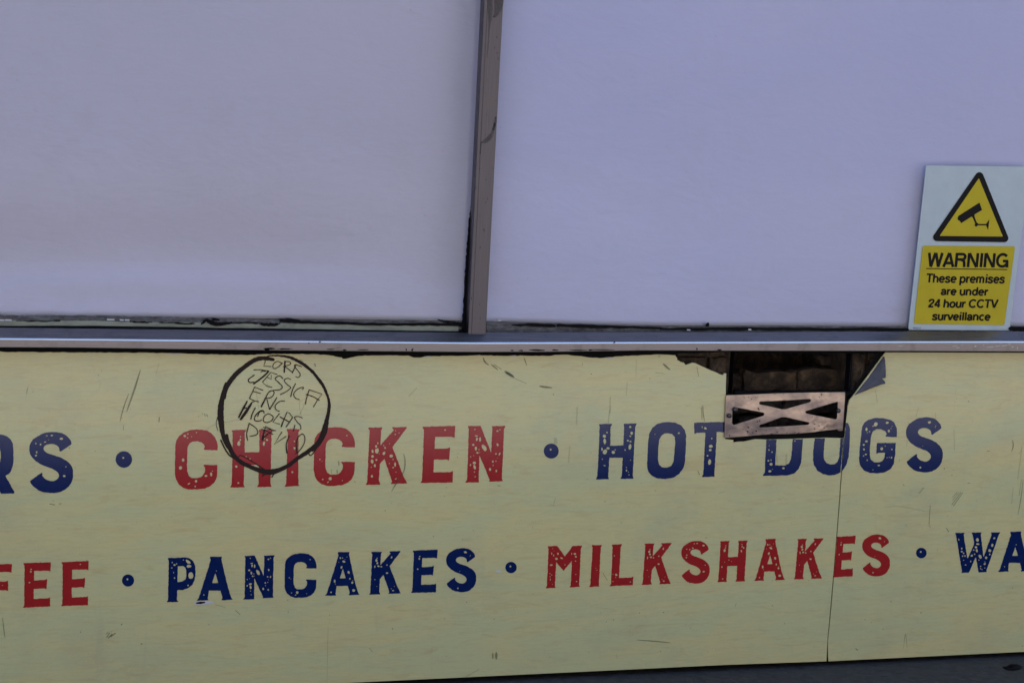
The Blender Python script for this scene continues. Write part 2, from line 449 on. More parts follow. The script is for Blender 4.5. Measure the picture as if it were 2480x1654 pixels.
# sill rail: swept section, its slight sag taken from the photograph
backp = [(-700,790),(0,793.5),(300,797),(620,801),(1000,804.5),(1150,805.5),(1300,805),(1740,804.5),(2200,803),(2480,803),(3100,803)]
topp = [(-700,817),(0,820.5),(300,823),(620,826.2),(1000,829.5),(1160,830.8),(1740,829.3),(2200,828),(2480,828),(3100,828)]
botp = [(-700,838),(0,841.5),(200,842.5),(330,844.5),(620,848.5),(1000,852),(1160,853),(1320,852.5),(1560,849),(1740,850),(2200,850.5),(2480,852),(3100,852)]
def ev(pl, x):
    for a, b_ in zip(pl, pl[1:]):
        if x <= b_[0]: return a[1] + (b_[1]-a[1])*(x-a[0])/(b_[0]-a[0])
    return pl[-1][1]
YF = -.026
secs = []
for x in range(-700, 3101, 50):
    A = U(x, ev(backp, x), .004); Bp = U(x, ev(topp, x), YF); Cp = U(x, ev(botp, x), YF)
    s = []
    s.append(Vector((A.x, .022, A.z-.012))); s.append(Vector((A.x, .0065, A.z-.0015))); s.append(Vector((A.x, .004, A.z)))
    d1 = (Vector((Bp.x, 0, 0))-Vector((A.x, 0, 0)))
    r = .0024
    t = (Vector((0, .004, A.z)) - Vector((0, YF, Bp.z))).normalized()
    for k in range(6):                           # rounded nose
        u = k/5
        p1 = Vector((0, YF, Bp.z)) + t*r; p2 = Vector((0, YF, Bp.z-r)); pc = Vector((0, YF, Bp.z))
        q = p1*(1-u)**2 + pc*2*u*(1-u) + p2*u*u
        s.append(Vector((Bp.x, q.y, q.z)))
    s.append(Vector((Cp.x, YF, Cp.z+.0008))); s.append(Vector((Cp.x, YF+.0008, Cp.z))); s.append(Vector((Cp.x, -.004, Cp.z+.001)))
    s.append(Vector((Cp.x, .010, Cp.z+.0015)))
    s = [Vector((A.x, q.y, q.z)) for q in s]
    secs.append(s)
mb = MB(); n = len(secs[0]); v = [p for s in secs for p in s]; f = []
for i in range(len(secs)-1):
    for k in range(n-1):
        a = i*n+k; f.append((a, a+1, a+n+1, a+n))
mb.add(v, f)
sill = mb.link('sill', m_steel, win, smooth=True)
sill.data.materials.append(m_edge)
for p in sill.data.polygons:
    if p.index % (n-1) in (3, 4, 5, 6): p.material_index = 1
for p in sill.data.polygons: p.use_smooth = True
sill.data.set_sharp_from_angle(angle=radians(25)) if hasattr(sill.data, 'set_sharp_from_angle') else None
# upright
def lineat(p, q, y, z):
    a, b_ = U(*p, y), U(*q, y); t = (z-a.z)/(b_.z-a.z); return a.x + (b_.x-a.x)*t
zb = U(1155, 811, 0).z
mb = MB()
yb = .0205
xs = lambda z: (lineat((1173,0),(1134,805),0,z), lineat((1220,0),(1177.5,805),0,z))
prof = [(0, yb), (0, .0022), (.0006, .0006), (.0022, 0), (.0060, .0003), (.0064, .0006), (.0068, 0), (1-.0022, 0), (1-.0006, .0006), (1, .0022), (1, yb)]
rows = []
for z in (zb-.004, zb+.3, zb+.7, ZW):
    a, b_ = xs(z); rr = []
    for (u, y) in prof:
        x = a+u if u < .5 else b_-(1-u)
        rr.append((x, y, z))
    rows.append(rr)
v = [p for r in rows for p in r]; n = len(prof); f = []
for i in range(len(rows)-1):
    for k in range(n-1): a = i*n+k; f.append((a, a+n, a+n+1, a+1))
f.append(tuple(range(n)))
mb.add(v, [tuple(reversed(q)) for q in f])
n_body = len(mb.f)
mu = (list(mb.v), list(mb.f), m_mull); mb = MB(); random.seed(77)
m_smear = scratch_mat('dark_smear', (.012,.012,.013), .42)
ribbon(mb, [(1198,300,5),(1192,322,7),(1184,335,12),(1174,343,9),(1166,346,4)], 8, -.0003, True, False, .8)
ribbon(mb, [(1201,285,6),(1199,300,7),(1195,315,5)], 6, -.0004, True, False, .6)
ribbon(mb, [(1165,350,3),(1163,372,3)], 3, -.0003, True, False, .4)
ribbon(mb, [(1186,-10,14),(1187,40,10),(1185,70,4),(1182,110,3),(1180,140,1.5)], 8, -.0003, True, False, .6)
ribbon(mb, [(1212,-20,24),(1208,10,22),(1203,32,12),(1196,42,5)], 8, -.00035, True, False, .8)
for k in range(26):
    x = random.uniform(1160, 1205); y = random.uniform(60, 780); x += (400-y)*.05
    mb.add(*place([(a, b_, 0) for a, b_ in blob(x-8, y, random.uniform(.6, 2), random.uniform(.8, 5), 7)], [tuple(range(7))], -.0003))
joined('mullion', [mu, (mb.v, mb.f, m_smear)], win)
mzb = U(1155, 798, .0225).z
MB().box((XA, .0, ZW-.03), (XB, .03, ZW-.001)).link('head_rail', m_mull, win)
xm0, xm1 = xs(1.0)
xm = (xm0+xm1)/2
zg0 = U(1155, 806, .0225).z - .004
MB().box((XA, .0225, zg0), (xm-.002, .0265, ZW-.031)).link('glass_pane', m_glass, win)
o = MB().box((xm+.002, .0225, zg0), (XB, .0265, ZW-.031)).link('glass_pane', m_glass, win)
MB().box((XA, .180, zg0-.03), (XB, .195, ZW)).link('backing_board', m_backing, win)

def band(top, bot, step=6, ja=0, jb=0, seedn=1):
    """closed loop between two pixel polylines with ragged edges"""
    random.seed(seedn)
    x0_, x1_ = top[0][0], top[-1][0]; n = int((x1_-x0_)/step)
    T = []; B_ = []; jt = jb_ = 0
    for k in range(n+1):
        x = x0_ + (x1_-x0_)*k/n
        jt = jt*.6 + random.uniform(-ja, ja)*.6; jb_ = jb_*.6 + random.uniform(-jb, jb)*.6
        T.append((x, ev(top, x)+jt)); B_.append((x, ev(bot, x)+jb_))
    return T + B_[::-1]
# grey grimy sealant along the foot of each pane
sheet('sealant', [band([(-500,762),(0,764),(200,764),(400,768),(620,773),(900,776),(1128,778)], [(-500,780),(0,783),(620,790),(1128,796)], 7, 1.6, 0, 3)], m_grime, win, y=.0215, thick=.001)
sheet('sealant', [band([(1178,779),(1260,781),(1400,786),(1600,790),(1900,790),(2480,792),(3000,793)], [(1178,807),(2480,805),(3000,805)], 7, 1.0, 0, 4)], m_grime, win, y=.0215, thick=.001)
# pale green bead, left pane
sheet('glazing_bead', [band([(-500,773),(0,776),(130,776),(250,778),(420,781),(560,782),(640,784),(682,781),(760,785),(1000,788),(1110,789)],
                            [(-500,788),(0,790),(620,796),(1000,801),(1128,803)], 9, 1.6, .3, 5)], m_bead, win, y=.0195, thick=.0012)
# black sealant ridges
mb = MB(); random.seed(9)
def seal(pts, w, y=.0175, rough=1.2): ribbon(mb, pts, w, y, True, False, rough)
seal([(40,777,2),(90,778,3),(145,777,3)], 3); seal([(315,779,3),(345,781,4),(368,780,2)], 3)
seal([(385,781,2),(430,783,4),(470,784,3)], 3); seal([(488,785,3),(500,776,8),(515,783,10),(540,785,9),(560,781,4)], 6)
seal([(516,774,6),(530,775,5)], 5); seal([(556,782,3),(620,783,3),(640,786,8),(665,786,7),(678,783,3)], 4)
seal([(680,776,8),(700,777,10),(740,780,7),(800,782,6),(900,785,6),(1000,786,7),(1060,786,6),(1120,788,9),(1134,798,14)], 6)
lb = [(1139,500),(1133,560),(1127,640),(1124,700),(1121,750),(1118,785),(1117,806)]
random.seed(91)
mb.add(*place(*fill([rough_loop(lb, 1.3, 6, closed=False) + [(1150,806),(1150,560),(1142,500)]]), .0210))
seal([(1060,774,1),(1075,778,4),(1100,781,4),(1122,783,3)], 3)
seal([(-500,788,3),(0,791,3.5),(130,791,4),(300,792,4),(620,797,3),(1000,802,2.4),(1128,804,2.6)], 2.4, .0165, .4)
seal([(1240,787,3),(1280,787,7),(1340,789,7),(1343,789,4)], 5); seal([(1350,788,6),(1420,791,8),(1480,792,6),(1600,794,5)], 5)
seal([(1600,797,5),(1760,797,7),(1900,797,6),(2060,797,6),(2198,798,7)], 5); seal([(2446,796,8),(2490,797,12),(2600,797,12)], 8)
seal([(1712,788,8),(1715,784,6)], 5)
mb.link('black_sealant', m_black, win)
mb = MB()
for (px, py, w_) in ((4,775,10),(20,775,14),(268,774,16),(295,775,7),(308,775,9),(1210,776,4),(1668,799,6),(1816,798,5)):
    ribbon(mb, [(px-w_/2, py), (px+w_/2, py+.4)], 3.2, .0172, False)
mb.link('white_filler_fleck', m_core, win)
# strip of black sealant between sill and panels
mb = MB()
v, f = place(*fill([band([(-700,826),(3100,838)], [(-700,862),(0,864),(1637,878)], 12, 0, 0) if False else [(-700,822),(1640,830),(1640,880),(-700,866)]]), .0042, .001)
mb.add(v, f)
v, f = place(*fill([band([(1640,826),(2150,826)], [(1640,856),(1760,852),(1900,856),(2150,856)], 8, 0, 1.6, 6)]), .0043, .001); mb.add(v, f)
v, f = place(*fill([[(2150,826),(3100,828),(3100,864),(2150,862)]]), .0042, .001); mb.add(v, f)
random.seed(12)
for (px, py, w_, h_) in ((652,844,26,5),(690,845,36,3),(646,847,12,10),(984,847,3,6),(998,848,4,5),(1000,845,3,3),(1240,849,8,3),(1262,849,12,3),(1300,848,38,3.5),(1345,848,16,3),
                         (1400,848,40,2.5),(1455,847,60,2),(1742,847,10,3.5),(1688,845,3.5,5),(1430,848,10,3),(880,847,30,2.5),(800,846,20,1.8),(835,848,9,3),(250,844,30,2),(748,831,3,3),(775,828,5,3),(1488,829,4,4)):
    p = [U(x, y, YF-.0004) for x, y in blob(px, py, w_/2, h_/2, 11, 0, .45)]
    mb.add(p, [tuple(range(11))[::-1]])
mb.link('sealant_strip', m_black, win)
mb = MB(); random.seed(18)
for (px, py, w_, h_) in ((2313,838,14,2),(2320,842,9,1.5),(2362,839,5,4),(2382,836,4,2),(2400,840,18,3.5),(2416,838,14,2.5),(2432,837,16,3),(2444,834,10,2),(2452,840,6,3),(2464,843,3,5),(2180,838,16,1.2),(2330,836,8,1)):
    p = [U(x, y, YF-.0004) for x, y in blob(px, py, w_/2, h_/2, 11, -.1, .5)]
    mb.add(p, [tuple(range(11))[::-1]])
mb.link('paint_flecks', m_fleck, win)

# ------------------------------------------------------------------ paper behind the glass
def paper(name, x0_, x1_, botl, m, label, disp, loc, lean):
    L = U(*loc, .045); nx, nz = 120, 110; v = []
    for iz in range(nz+1):
        for ix in range(nx+1):
            px = x0_ + (x1_-x0_)*ix/nx
            b_ = ev(botl, px); t = iz/nz; t2 = t*t*.35 + t*.65
            py = b_ - t2*(b_+1500)
            if lean: px = px if (px-lean[0])*lean[1] > 260 else px + (800-py)*.0495*(1-(px-lean[0])*lean[1]/260)
            v.append(U(px, py, .045 + disp(px, py)))
    f = []
    for iz in range(nz):
        for ix in range(nx):
            a = iz*(nx+1)+ix; f.append((a, a+1, a+nx+2, a+nx+1))
    o = link(name, v, f, m, None, loc=L, smooth=True)
    sm = o.modifiers.new('thickness', 'SOLIDIFY'); sm.thickness = .0003
    return tag(o, label, 'paper', 'paper sheets masking the shop window')
def gs(x, c_, s): return math.exp(-((x-c_)/s)**2)
def disp_l(px, py):
    d = 0
    env = 1/(1+math.exp((px-840)/150.))
    zc = 622 + .000035*(px-450)**2
    d += .030*gs(py, zc+12, 120 if py < zc+12 else 58)*env
    d += .009*gs(py, 722, 26)*gs(px, 300, 330)
    d -= .0035*gs(px, 560, 70)*gs(py, 360, 260) + .0012*math.sin(px/61.)*gs(py, 500, 300)
    d += .002*math.sin(px/170.+py/260.) + .0012*math.sin(px/90.-py/130.)
    d += .050*math.exp(-max(0, 1158+(800-py)*.0495-px)/75.)*min(1, max(0, (778-py)/90.))
    d += .0035*math.sin(px/19.+py/31.)*gs(py, 745, 16)*gs(px, 110, 190)
    return d
def disp_r(px, py):
    d = .0020*math.sin(px/230.+py/330.+1) + .0012*math.sin(px/130.-py/110.)
    d += .016*math.exp(-max(0, px-1162-(800-py)*.0495)/40.)*min(1, max(0, (780-py)/60.))
    u = (px-1500)*.5 + (py-640)*.85
    d += .0016*gs(u, 60, 34)*gs(px, 1600, 260) + .0016*gs((py-(420+(px-1300)*.35)), 0, 40)*gs(px, 1500, 300)
    d += .0022*gs(py, 770, 20)*gs(px, 2150, 220)
    return d
paper('paper_sheet', -900, 1158, [(-900,760),(0,764.5),(400,768),(620,771),(900,774.5),(1210,777)], m_paper_l,
      'greyish white paper sheet with a long crease near its foot, left of the steel upright', disp_l, (500, 765), (1158, -1))
paper('paper_sheet', 1162, 3100, [(1140,778),(1250,780.5),(1400,786),(1600,789),(1760,789),(2480,791),(3100,791)], m_paper_r,
      'smooth lilac white paper sheet behind the pane with the warning sign', disp_r, (1800, 785), (1162, 1))

# ------------------------------------------------------------------ glyphs, traced in zoomed pixels with reference corners TL, TR, BL, BR
GL = {
'C': (((122,303),(650,303),(122,1048),(650,1048)),
 [(480,555),(560,560),(648,562),(650,500),(640,455),(615,400),(570,350),(520,318),(450,307),(390,303),(300,315),(225,345),(170,390),(138,440),(127,500),(124,620),(122,760),(120,850),(135,925),(165,980),(220,1025),(290,1048),(400,1047),(490,1038),(560,1005),(610,960),(638,900),(645,830),(647,745),(480,742),(472,752),(492,775),(495,800),(490,835),(465,875),(440,895),(400,905),(330,905),(295,880),(272,820),(270,760),(273,640),(275,560),(283,510),(305,475),(340,455),(400,450),(450,465),(480,490),(492,520),(478,548)], []),
'H': (((822,315),(1335,303),(805,1025),(1318,1015)),
 [(822,315),(1000,308),(1000,325),(985,345),(985,590),(1165,585),(1167,345),(1158,320),(1165,308),(1335,303),(1330,320),(1318,345),(1305,960),(1305,975),(1318,1015),(1138,1020),(1140,1010),(1155,985),(1160,745),(980,745),(975,900),(970,985),(985,1020),(808,1025),(808,1015),(822,985),(830,760),(835,345)], []),
'I': (((1507,298),(1672,298),(1485,1010),(1662,1002)),
 [(1507,298),(1672,298),(1668,318),(1655,335),(1650,970),(1650,980),(1662,1002),(1485,1010),(1488,1000),(1502,975),(1512,640),(1520,345),(1508,320)], []),
'K': (((368,282),(855,272),(345,988),(850,973)),
 [(368,282),(545,278),(540,300),(530,315),(522,500),(690,310),(668,285),(672,275),(855,272),(850,290),(672,520),(800,870),(850,973),(650,978),(652,970),(665,950),(660,930),(572,665),(515,735),(505,935),(522,975),(520,985),(345,988),(348,978),(362,955),(385,315),(370,300)], []),
'E': (((1040,270),(1442,262),(1012,968),(1412,963)),
 [(1040,272),(1442,262),(1438,345),(1435,410),(1400,398),(1195,398),(1188,545),(1345,540),(1380,525),(1375,610),(1365,690),(1340,677),(1180,680),(1175,835),(1385,832),(1415,818),(1412,963),(1012,968),(1015,960),(1032,935),(1050,500),(1057,310),(1042,290)], []),
'N': (((1600,262),(2065,258),(1567,960),(2032,950)),
 [(1600,262),(1758,260),(1770,290),(1888,590),(1905,290),(1895,262),(2065,258),(2062,275),(2048,295),(2022,915),(2035,945),(1862,950),(1870,925),(1745,625),(1735,930),(1740,958),(1567,960),(1572,948),(1590,925),(1612,295),(1602,280)], []),
'O': (((1338,183),(1750,183),(1338,783),(1750,783)),
 [(1565,182),(1640,190),(1700,220),(1735,265),(1750,320),(1745,450),(1738,590),(1722,660),(1680,725),(1620,765),(1530,783),(1440,775),(1385,745),(1350,705),(1338,650),(1340,560),(1350,380),(1362,300),(1395,240),(1450,200),(1500,187)],
 [[(1555,300),(1600,308),(1630,340),(1635,390),(1625,520),(1615,600),(1590,645),(1545,662),(1495,658),(1465,630),(1452,570),(1455,460),(1465,370),(1490,325),(1520,303)]]),
'S': (((505,183),(1265,183),(505,1238),(1265,1238)),
 [(1035,520),(1055,518),(1100,485),(1150,455),(1230,400),(1235,375),(1215,320),(1175,275),(1130,235),(1060,200),(970,185),(880,185),(770,200),(700,230),(640,265),(570,310),(530,370),(510,420),(505,500),(520,570),(560,630),(620,690),(710,745),(800,780),(900,815),(960,850),(1000,885),(1020,930),(1010,970),(980,1005),(930,1030),(880,1030),(810,1010),(770,985),(735,945),(728,930),(735,905),(722,885),(650,930),(580,985),(518,1030),(530,1070),(590,1135),(660,1190),(740,1220),(860,1238),(960,1235),(1040,1220),(1120,1180),(1190,1120),(1240,1040),(1262,960),(1262,850),(1240,780),(1200,725),(1140,675),(1050,625),(950,590),(850,560),(790,530),(755,495),(750,460),(770,425),(810,400),(870,390),(930,395),(980,415),(1010,440),(1025,475),(1025,505)], []),
'A': (((490,238),(905,230),(478,752),(900,743)),
 [(630,240),(635,232),(773,230),(772,242),(768,265),(845,600),(880,710),(900,743),(768,748),(768,738),(778,720),(755,635),(618,635),(605,725),(615,748),(478,752),(482,742),(500,722),(640,270),(630,250)],
 [[(695,430),(728,542),(690,545),(658,543)]]),
}
def warp(ref, quad, p):
    """affine-in-reference -> bilinear in the target quad; both TL, TR, BL, BR"""
    TL, TR, BL, BR = ref
    ex = ((TR[0]-TL[0]+BR[0]-BL[0])/2, (TR[1]-TL[1]+BR[1]-BL[1])/2)
    ey = ((BL[0]-TL[0]+BR[0]-TR[0])/2, (BL[1]-TL[1]+BR[1]-TR[1])/2)
    det = ex[0]*ey[1]-ex[1]*ey[0]; dx, dy = p[0]-TL[0], p[1]-TL[1]
    u = (dx*ey[1]-dy*ey[0])/det; w = (ex[0]*dy-ex[1]*dx)/det
    a, b_, c_, d_ = quad
    return tuple(a[k]*(1-u)*(1-w) + b_[k]*u*(1-w) + c_[k]*(1-u)*w + d_[k]*u*w for k in (0, 1))
def inside(p, lp):
    c_ = False; n = len(lp)
    for i in range(n):
        a, b_ = lp[i], lp[(i+1) % n]
        if (a[1] > p[1]) != (b_[1] > p[1]) and p[0] < (b_[0]-a[0])*(p[1]-a[1])/(b_[1]-a[1])+a[0]: c_ = not c_
    return c_
# specks: (x, y, rx, ry[, angle]) in their own zoom, with that instance's corners
SP = {
'C1': (((122,303),(650,303),(122,1048),(650,1048)), [(243,386,18,14),(280,362,9,8),(277,410,9,8),(328,394,7,6),(388,344,7,7),(222,683,16,20),(190,780,22,21),(505,880,16,12),(570,857,13,24),(585,820,8,6),(382,945,14,17),(293,976,18,7,-.6),(373,1010,11,9)]),
'C2': (((1840,275),(2348,275),(1840,1003),(2348,1003)), [(1915,675,8,8),(1940,697,4,4),(2042,915,22,22),(2015,957,14,6,-.6),(2247,380,10,8),(2192,936,6,6),(1950,922,10,7)]),
'H1': (((822,315),(1335,303),(805,1025),(1318,1015)), [(932,395,9,8),(930,434,9,14),(912,478,20,30),(1225,370,10,10),(1232,413,8,14),(1260,435,14,13),(1222,482,14,26),(1003,642,8,7),(1050,668,8,7),(880,765,14,14),(905,968,12,10)]),
'H2': (((828,205),(1228,197),(797,788),(1195,778)), [(915,292,9,8),(887,330,19,17),(890,385,15,30),(862,467,9,16),(893,495,24,28,.5),(925,458,18,14),(980,500,20,15),(1000,474,7,5),(1105,476,7,9),(1160,233,12,11),(1173,298,13,17),(1160,330,12,8),(1134,377,12,8),(1162,387,11,8),(1155,445,15,30),(865,572,6,6),(888,640,12,6),(1162,583,6,5),(1120,660,6,6),(1120,692,8,10),(1142,708,5,5),(1147,738,6,6)]),
'H3': (((205,237),(522,228),(175,702),(492,692)), [(272,287,7,5),(268,312,6,9),(258,342,13,18),(456,270,6,5),(458,296,6,12),(474,310,9,8),(449,347,8,14),(308,449,6,6),(336,465,5,4),(228,528,9,8),(236,663,8,7),(258,474,4,3)]),
'I1': (((1507,298),(1672,298),(1485,1010),(1662,1002)), [(1603,450,8,8),(1605,535,14,16),(1577,830,12,13)]),
'I2': (((752,192),(875,190),(723,687),(843,683)), [(798,467,4,3),(811,490,4,4)]),
'K1': (((368,282),(855,272),(345,988),(850,973)), [(490,475,8,11),(470,514,14,15),(478,570,26,34),(425,575,13,22),(425,638,18,16),(472,680,12,12),(422,700,17,25),(455,750,13,20),(410,770,7,6),(420,882,14,16),(563,503,8,7),(580,530,10,14),(567,598,16,22,.5),(508,605,5,5),(635,480,6,6),(657,632,22,18),(678,675,8,7),(633,725,6,8),(703,735,11,28),(680,775,10,9),(713,832,6,6),(712,915,15,6,-.5),(712,320,6,6),(755,347,7,6),(708,365,9,8)]),
'K2': (((560,170),(900,157),(542,655),(897,640)), [(630,240,7,6),(622,265,14,15),(632,296,11,13),(604,336,7,16),(645,330,14,10),(678,336,9,8),(797,229,8,13),(743,317,8,8),(743,409,14,9),(605,483,5,5),(628,560,4,3),(810,608,11,7),(790,587,4,4),(825,560,4,4)]),
'E1': (((1040,270),(1442,262),(1012,968),(1412,963)), [(1318,314,11,9)]),
'E2': (((1033,153),(1315,143),(1012,635),(1297,628)), [(1112,222,9,6,-.6),(1108,248,9,9),(1090,365,9,8)]),
'N1': (((1600,262),(2065,258),(1567,960),(2032,950)), [(1688,303,8,8),(1707,385,20,8),(1712,424,12,22),(1752,430,12,28),(1667,495,16,14),(1700,540,14,24),(1802,530,24,42,-.5),(1738,553,5,9),(1720,592,14,11),(1748,588,5,5),(1635,641,8,7),(1672,628,6,4),(1682,718,22,18),(1685,768,16,27),(1633,742,8,14,.5),(1682,828,7,8),(1690,887,8,7),(1967,323,14,11),(1998,306,8,8),(1968,493,12,18),(1948,605,12,10),(1992,608,9,18,.4),(1963,655,4,4),(1910,702,11,13),(1948,695,7,7),(1912,747,7,7),(1875,797,14,19),(1953,816,12,16)]),
'O1': (((1338,183),(1750,183),(1338,783),(1750,783)), [(1420,312,5,5),(1672,299,11,8)]),
'S1': (((505,183),(1265,183),(505,1238),(1265,1238)), [(808,250,18,9),(895,245,22,13),(1060,300,30,18),(838,320,7,5),(780,357,22,12),(618,384,14,13),(700,398,15,16),(632,533,14,18),(620,590,20,15,-.5),(1138,783,10,10),(1110,944,24,18)]),
'S2': (((1413,125),(1757,125),(1413,627),(1757,627)), [(1632,172,17,11),(1690,205,4,4),(1685,218,4,3),(1547,583,8,9),(1569,389,3,3)]),
'S3': (((1812,143),(2150,143),(1812,650),(2150,650)), [(1968,176,9,4,-.4),(2002,173,10,6),(2076,198,14,10),(1877,242,7,6),(1913,246,8,8),(1949,228,11,6),(1878,312,8,9),(1872,341,9,7),(2096,430,6,6),(2078,507,13,9)]),
'A1': (((490,238),(905,230),(478,752),(900,743)), [(708,401,6,5),(560,685,6,6)]),
'A2': (((48,176),(438,168),(38,668),(427,658)), [(208,238,9,11),(234,238,6,6),(283,226,4,4),(260,254,4,3),(248,278,20,12,.3),(190,287,4,3),(222,343,11,16,.4),(303,400,13,17,-.4),(317,473,8,11),(143,500,11,18),(345,518,12,13),(350,495,4,4),(152,533,4,5),(102,627,9,8),(360,607,18,14)]),
}
def glyph(key, quad, spk=None, amp=.55):
    ref, outer, inner = GL[key]
    o = [warp(ref, quad, p) for p in outer]
    loops = [rough_loop(o, amp, 4)] + [rough_loop([warp(ref, quad, p) for p in h], amp*.8, 5) for h in inner]
    if spk:
        r2, lst = SP[spk]
        for s in lst:
            c_ = blob(s[0], s[1], s[2], s[3], 9, s[4] if len(s) > 4 else random.uniform(-.3, .3))
            c_ = [warp(r2, quad, p) for p in c_]
            if all(inside(p, o) for p in c_): loops.append(c_)
    return loops
def zq(ox, oy, s, *pts): return [(ox+x/s, oy+y/s) for x, y in pts]
def raw(ox, oy, s, outer, inner=(), specks=(), amp=.55):
    o = zq(ox, oy, s, *outer); loops = [rough_loop(o, amp, 4)]
    for h in inner: loops.append(rough_loop(zq(ox, oy, s, *h), amp*.8, 5))
    for t in specks:
        c_ = zq(ox, oy, s, *blob(t[0], t[1], t[2], t[3], 9, t[4] if len(t) > 4 else 0))
        if all(inside(p, o) for p in c_): loops.append(c_)
    return loops
def dot(x, y, r, spk=True):
    l = [[(x+r*cos(2*pi*k/36)*(1+random.uniform(-.012,.012)), y+r*sin(2*pi*k/36)) for k in range(36)]]
    if spk: l.append(blob(x-1.5, y-r*.2, 2.3, 2.3, 7))
    return l
def word(name, glyphs, m, parent, label, y=-.0003):
    mb = MB()
    for lp in glyphs: mb.add(*place(*fill(lp), y))
    o = mb.link(name, m, parent); o['label'] = label; return o

# ------------------------------------------------------------------ menu panels
random.seed(21)
edge = [(-700,846),(0,851),(10,852.5),(300,854),(400,855),(470,857),(540,859),(600,860),(640,857.5),(690,857),(770,858),(800,861),(828,866),(830,869),(838,869),(850,866),(870,862),(900,861),(990,861),(1002,866),(1020,866),(1030,863),(1080,862),(1140,861),(1160,860),(1220,862),(1240,861),(1290,862),(1330,862),(1345,859.5),(1370,859),(1400,862),(1430,866),(1460,867),(1500,863),(1560,860),(1600,858.5),(1630,860),(1636,860)]
top = rough_loop(edge, .7, 7, closed=False)
torn = [(1636,862),(1640,867),(1640,872),(1646,874),(1648,877.5),(1650,876),(1653,878.5),(1655,877.5),(1661,884),(1668,881.5),(1677,878),(1684,879.5),(1700,887),(1720,896),(1735,902),(1746,907.5),(1752,908),(1753.5,904),(1759,904)]
leftp = top + torn + [(1758,930),(1757,1000),(1756,1063),(1776,1065),(1776,1071),(1790,1069),(1802,1069),(1815,1066),(1830,1063),(1860,1064),(1900,1063),(2000,1059.5),(2020,1060),(2042.5,1061)] + \
        [(2033,1200),(2019,1380),(2012,1460),(2004,1548),(2001.5,1600.5),(1750,1609.5),(1500,1621.5),(826,1653.5),(-700,1727)]
menu_l = root('menu_panel', U(900, 1640), 'long cream panel reading CHICKEN and PANCAKES, with black marker scrawl and torn top edge', 'sign panel', 'cream menu panels below the window')
# big low-frequency buckles so that the sheet is not dead flat
def buckle(o, amp=.0012):
    pass
Z2 = (0, 1020, 7.127); Z3 = (400, 980, 5.1109); Z4 = (820, 980, 5.1109); Z5 = (1260, 980, 4.3537); Z6 = (1600, 820, 3.9183)
A0 = (0, 1320, 4.5212); B0 = (380, 1300, 4.8979); C0 = (780, 1300, 4.702); D0 = (1280, 1280, 4.8979); E0 = (1700, 1260, 4.702); F0 = (1960, 980, 3.5635); W0 = (2280, 1280, 11.2)
def bb(z, x0_, y0_, x1_, y1_): return zq(*z, (x0_,y0_), (x1_,y0_), (x0_,y1_), (x1_,y1_))
word('lettering', [
  raw(*Z2, [(-420,240),(-200,228),(0,225),(60,235),(130,265),(190,320),(225,390),(230,500),(235,640),(222,760),(190,860),(150,910),(95,940),(250,1220),(245,1243),(20,1250),(-130,980),(-250,980),(-260,1250),(-430,1250)], [[(-250,430),(-80,425),(-10,460),(12,530),(15,620),(0,700),(-60,760),(-250,765)]]),
  glyph('S', bb(Z2, 505,183,1265,1238), 'S1')], m_blue, menu_l, 'navy capitals ending in RS at the left edge')
word('bullet', [dot(300, 1112.3, 20)], m_blue, menu_l, 'navy dot before the red word CHICKEN')
word('lettering', [
  glyph('C', bb(Z3, 122,303,650,1048), 'C1'), glyph('H', zq(*Z3, (822,315),(1335,303),(805,1025),(1318,1015)), 'H1'),
  glyph('I', zq(*Z3, (1507,298),(1672,298),(1485,1010),(1662,1002)), 'I1'), glyph('C', bb(Z3, 1840,275,2350,1003), 'C2'),
  glyph('K', zq(*Z4, (368,282),(855,272),(345,988),(850,973)), 'K1'), glyph('E', zq(*Z4, (1040,270),(1442,262),(1012,968),(1412,963)), 'E1'),
  glyph('N', zq(*Z4, (1600,262),(2065,258),(1567,960),(2032,950)), 'N1')], m_red, menu_l, 'red word CHICKEN')
word('bullet', [dot(1335.1, 1092, 18.2)], m_blue, menu_l, 'navy dot after the red word CHICKEN')
word('lettering', [
  glyph('H', zq(*Z5, (828,205),(1228,197),(797,788),(1195,778)), 'H2'), glyph('O', bb(Z5, 1338,183,1750,783), 'O1'),
  raw(*Z6, [(318,797),(606,789),(604,887),(533,885),(530,960),(510,1290),(513,1308),(390,1312),(395,1300),(405,1285),(425,893),(345,893),(322,905),(318,850)], (), [(395,838,5,10),(425,850,14,10,.6),(485,947,7,7),(475,1020,19,14),(470,1056,14,10),(445,1110,8,8),(465,1172,14,28,.2)]),
  raw(*Z6, [(1003,958),(1100,957),(1092,1100),(1088,1200),(1180,1202),(1215,1185),(1238,1140),(1248,1030),(1252,953),(1350,952),(1343,1050),(1335,1170),(1310,1235),(1265,1280),(1200,1297),(968,1300),(972,1290),(988,1270),(995,1100)], (), [(1030,1015,4,4),(1028,1055,7,7),(1058,1075,6,7),(1022,1157,8,9),(1048,1152,5,8),(1048,1190,15,13),(1038,1257,15,10),(1062,1238,4,3),(1165,1228,13,8),(1275,970,6,7)]),
  raw(*Z6, [(1463,945),(1560,944),(1548,1080),(1550,1140),(1575,1180),(1610,1192),(1650,1190),(1680,1165),(1695,1120),(1707,946),(1732,946),(1722,1080),(1707,1268),(1650,1292),(1600,1297),(1540,1285),(1490,1255),(1455,1200),(1445,1150),(1450,1050)])],
  m_blue, menu_l, 'navy words HOT DO, their tops lost behind the vent')
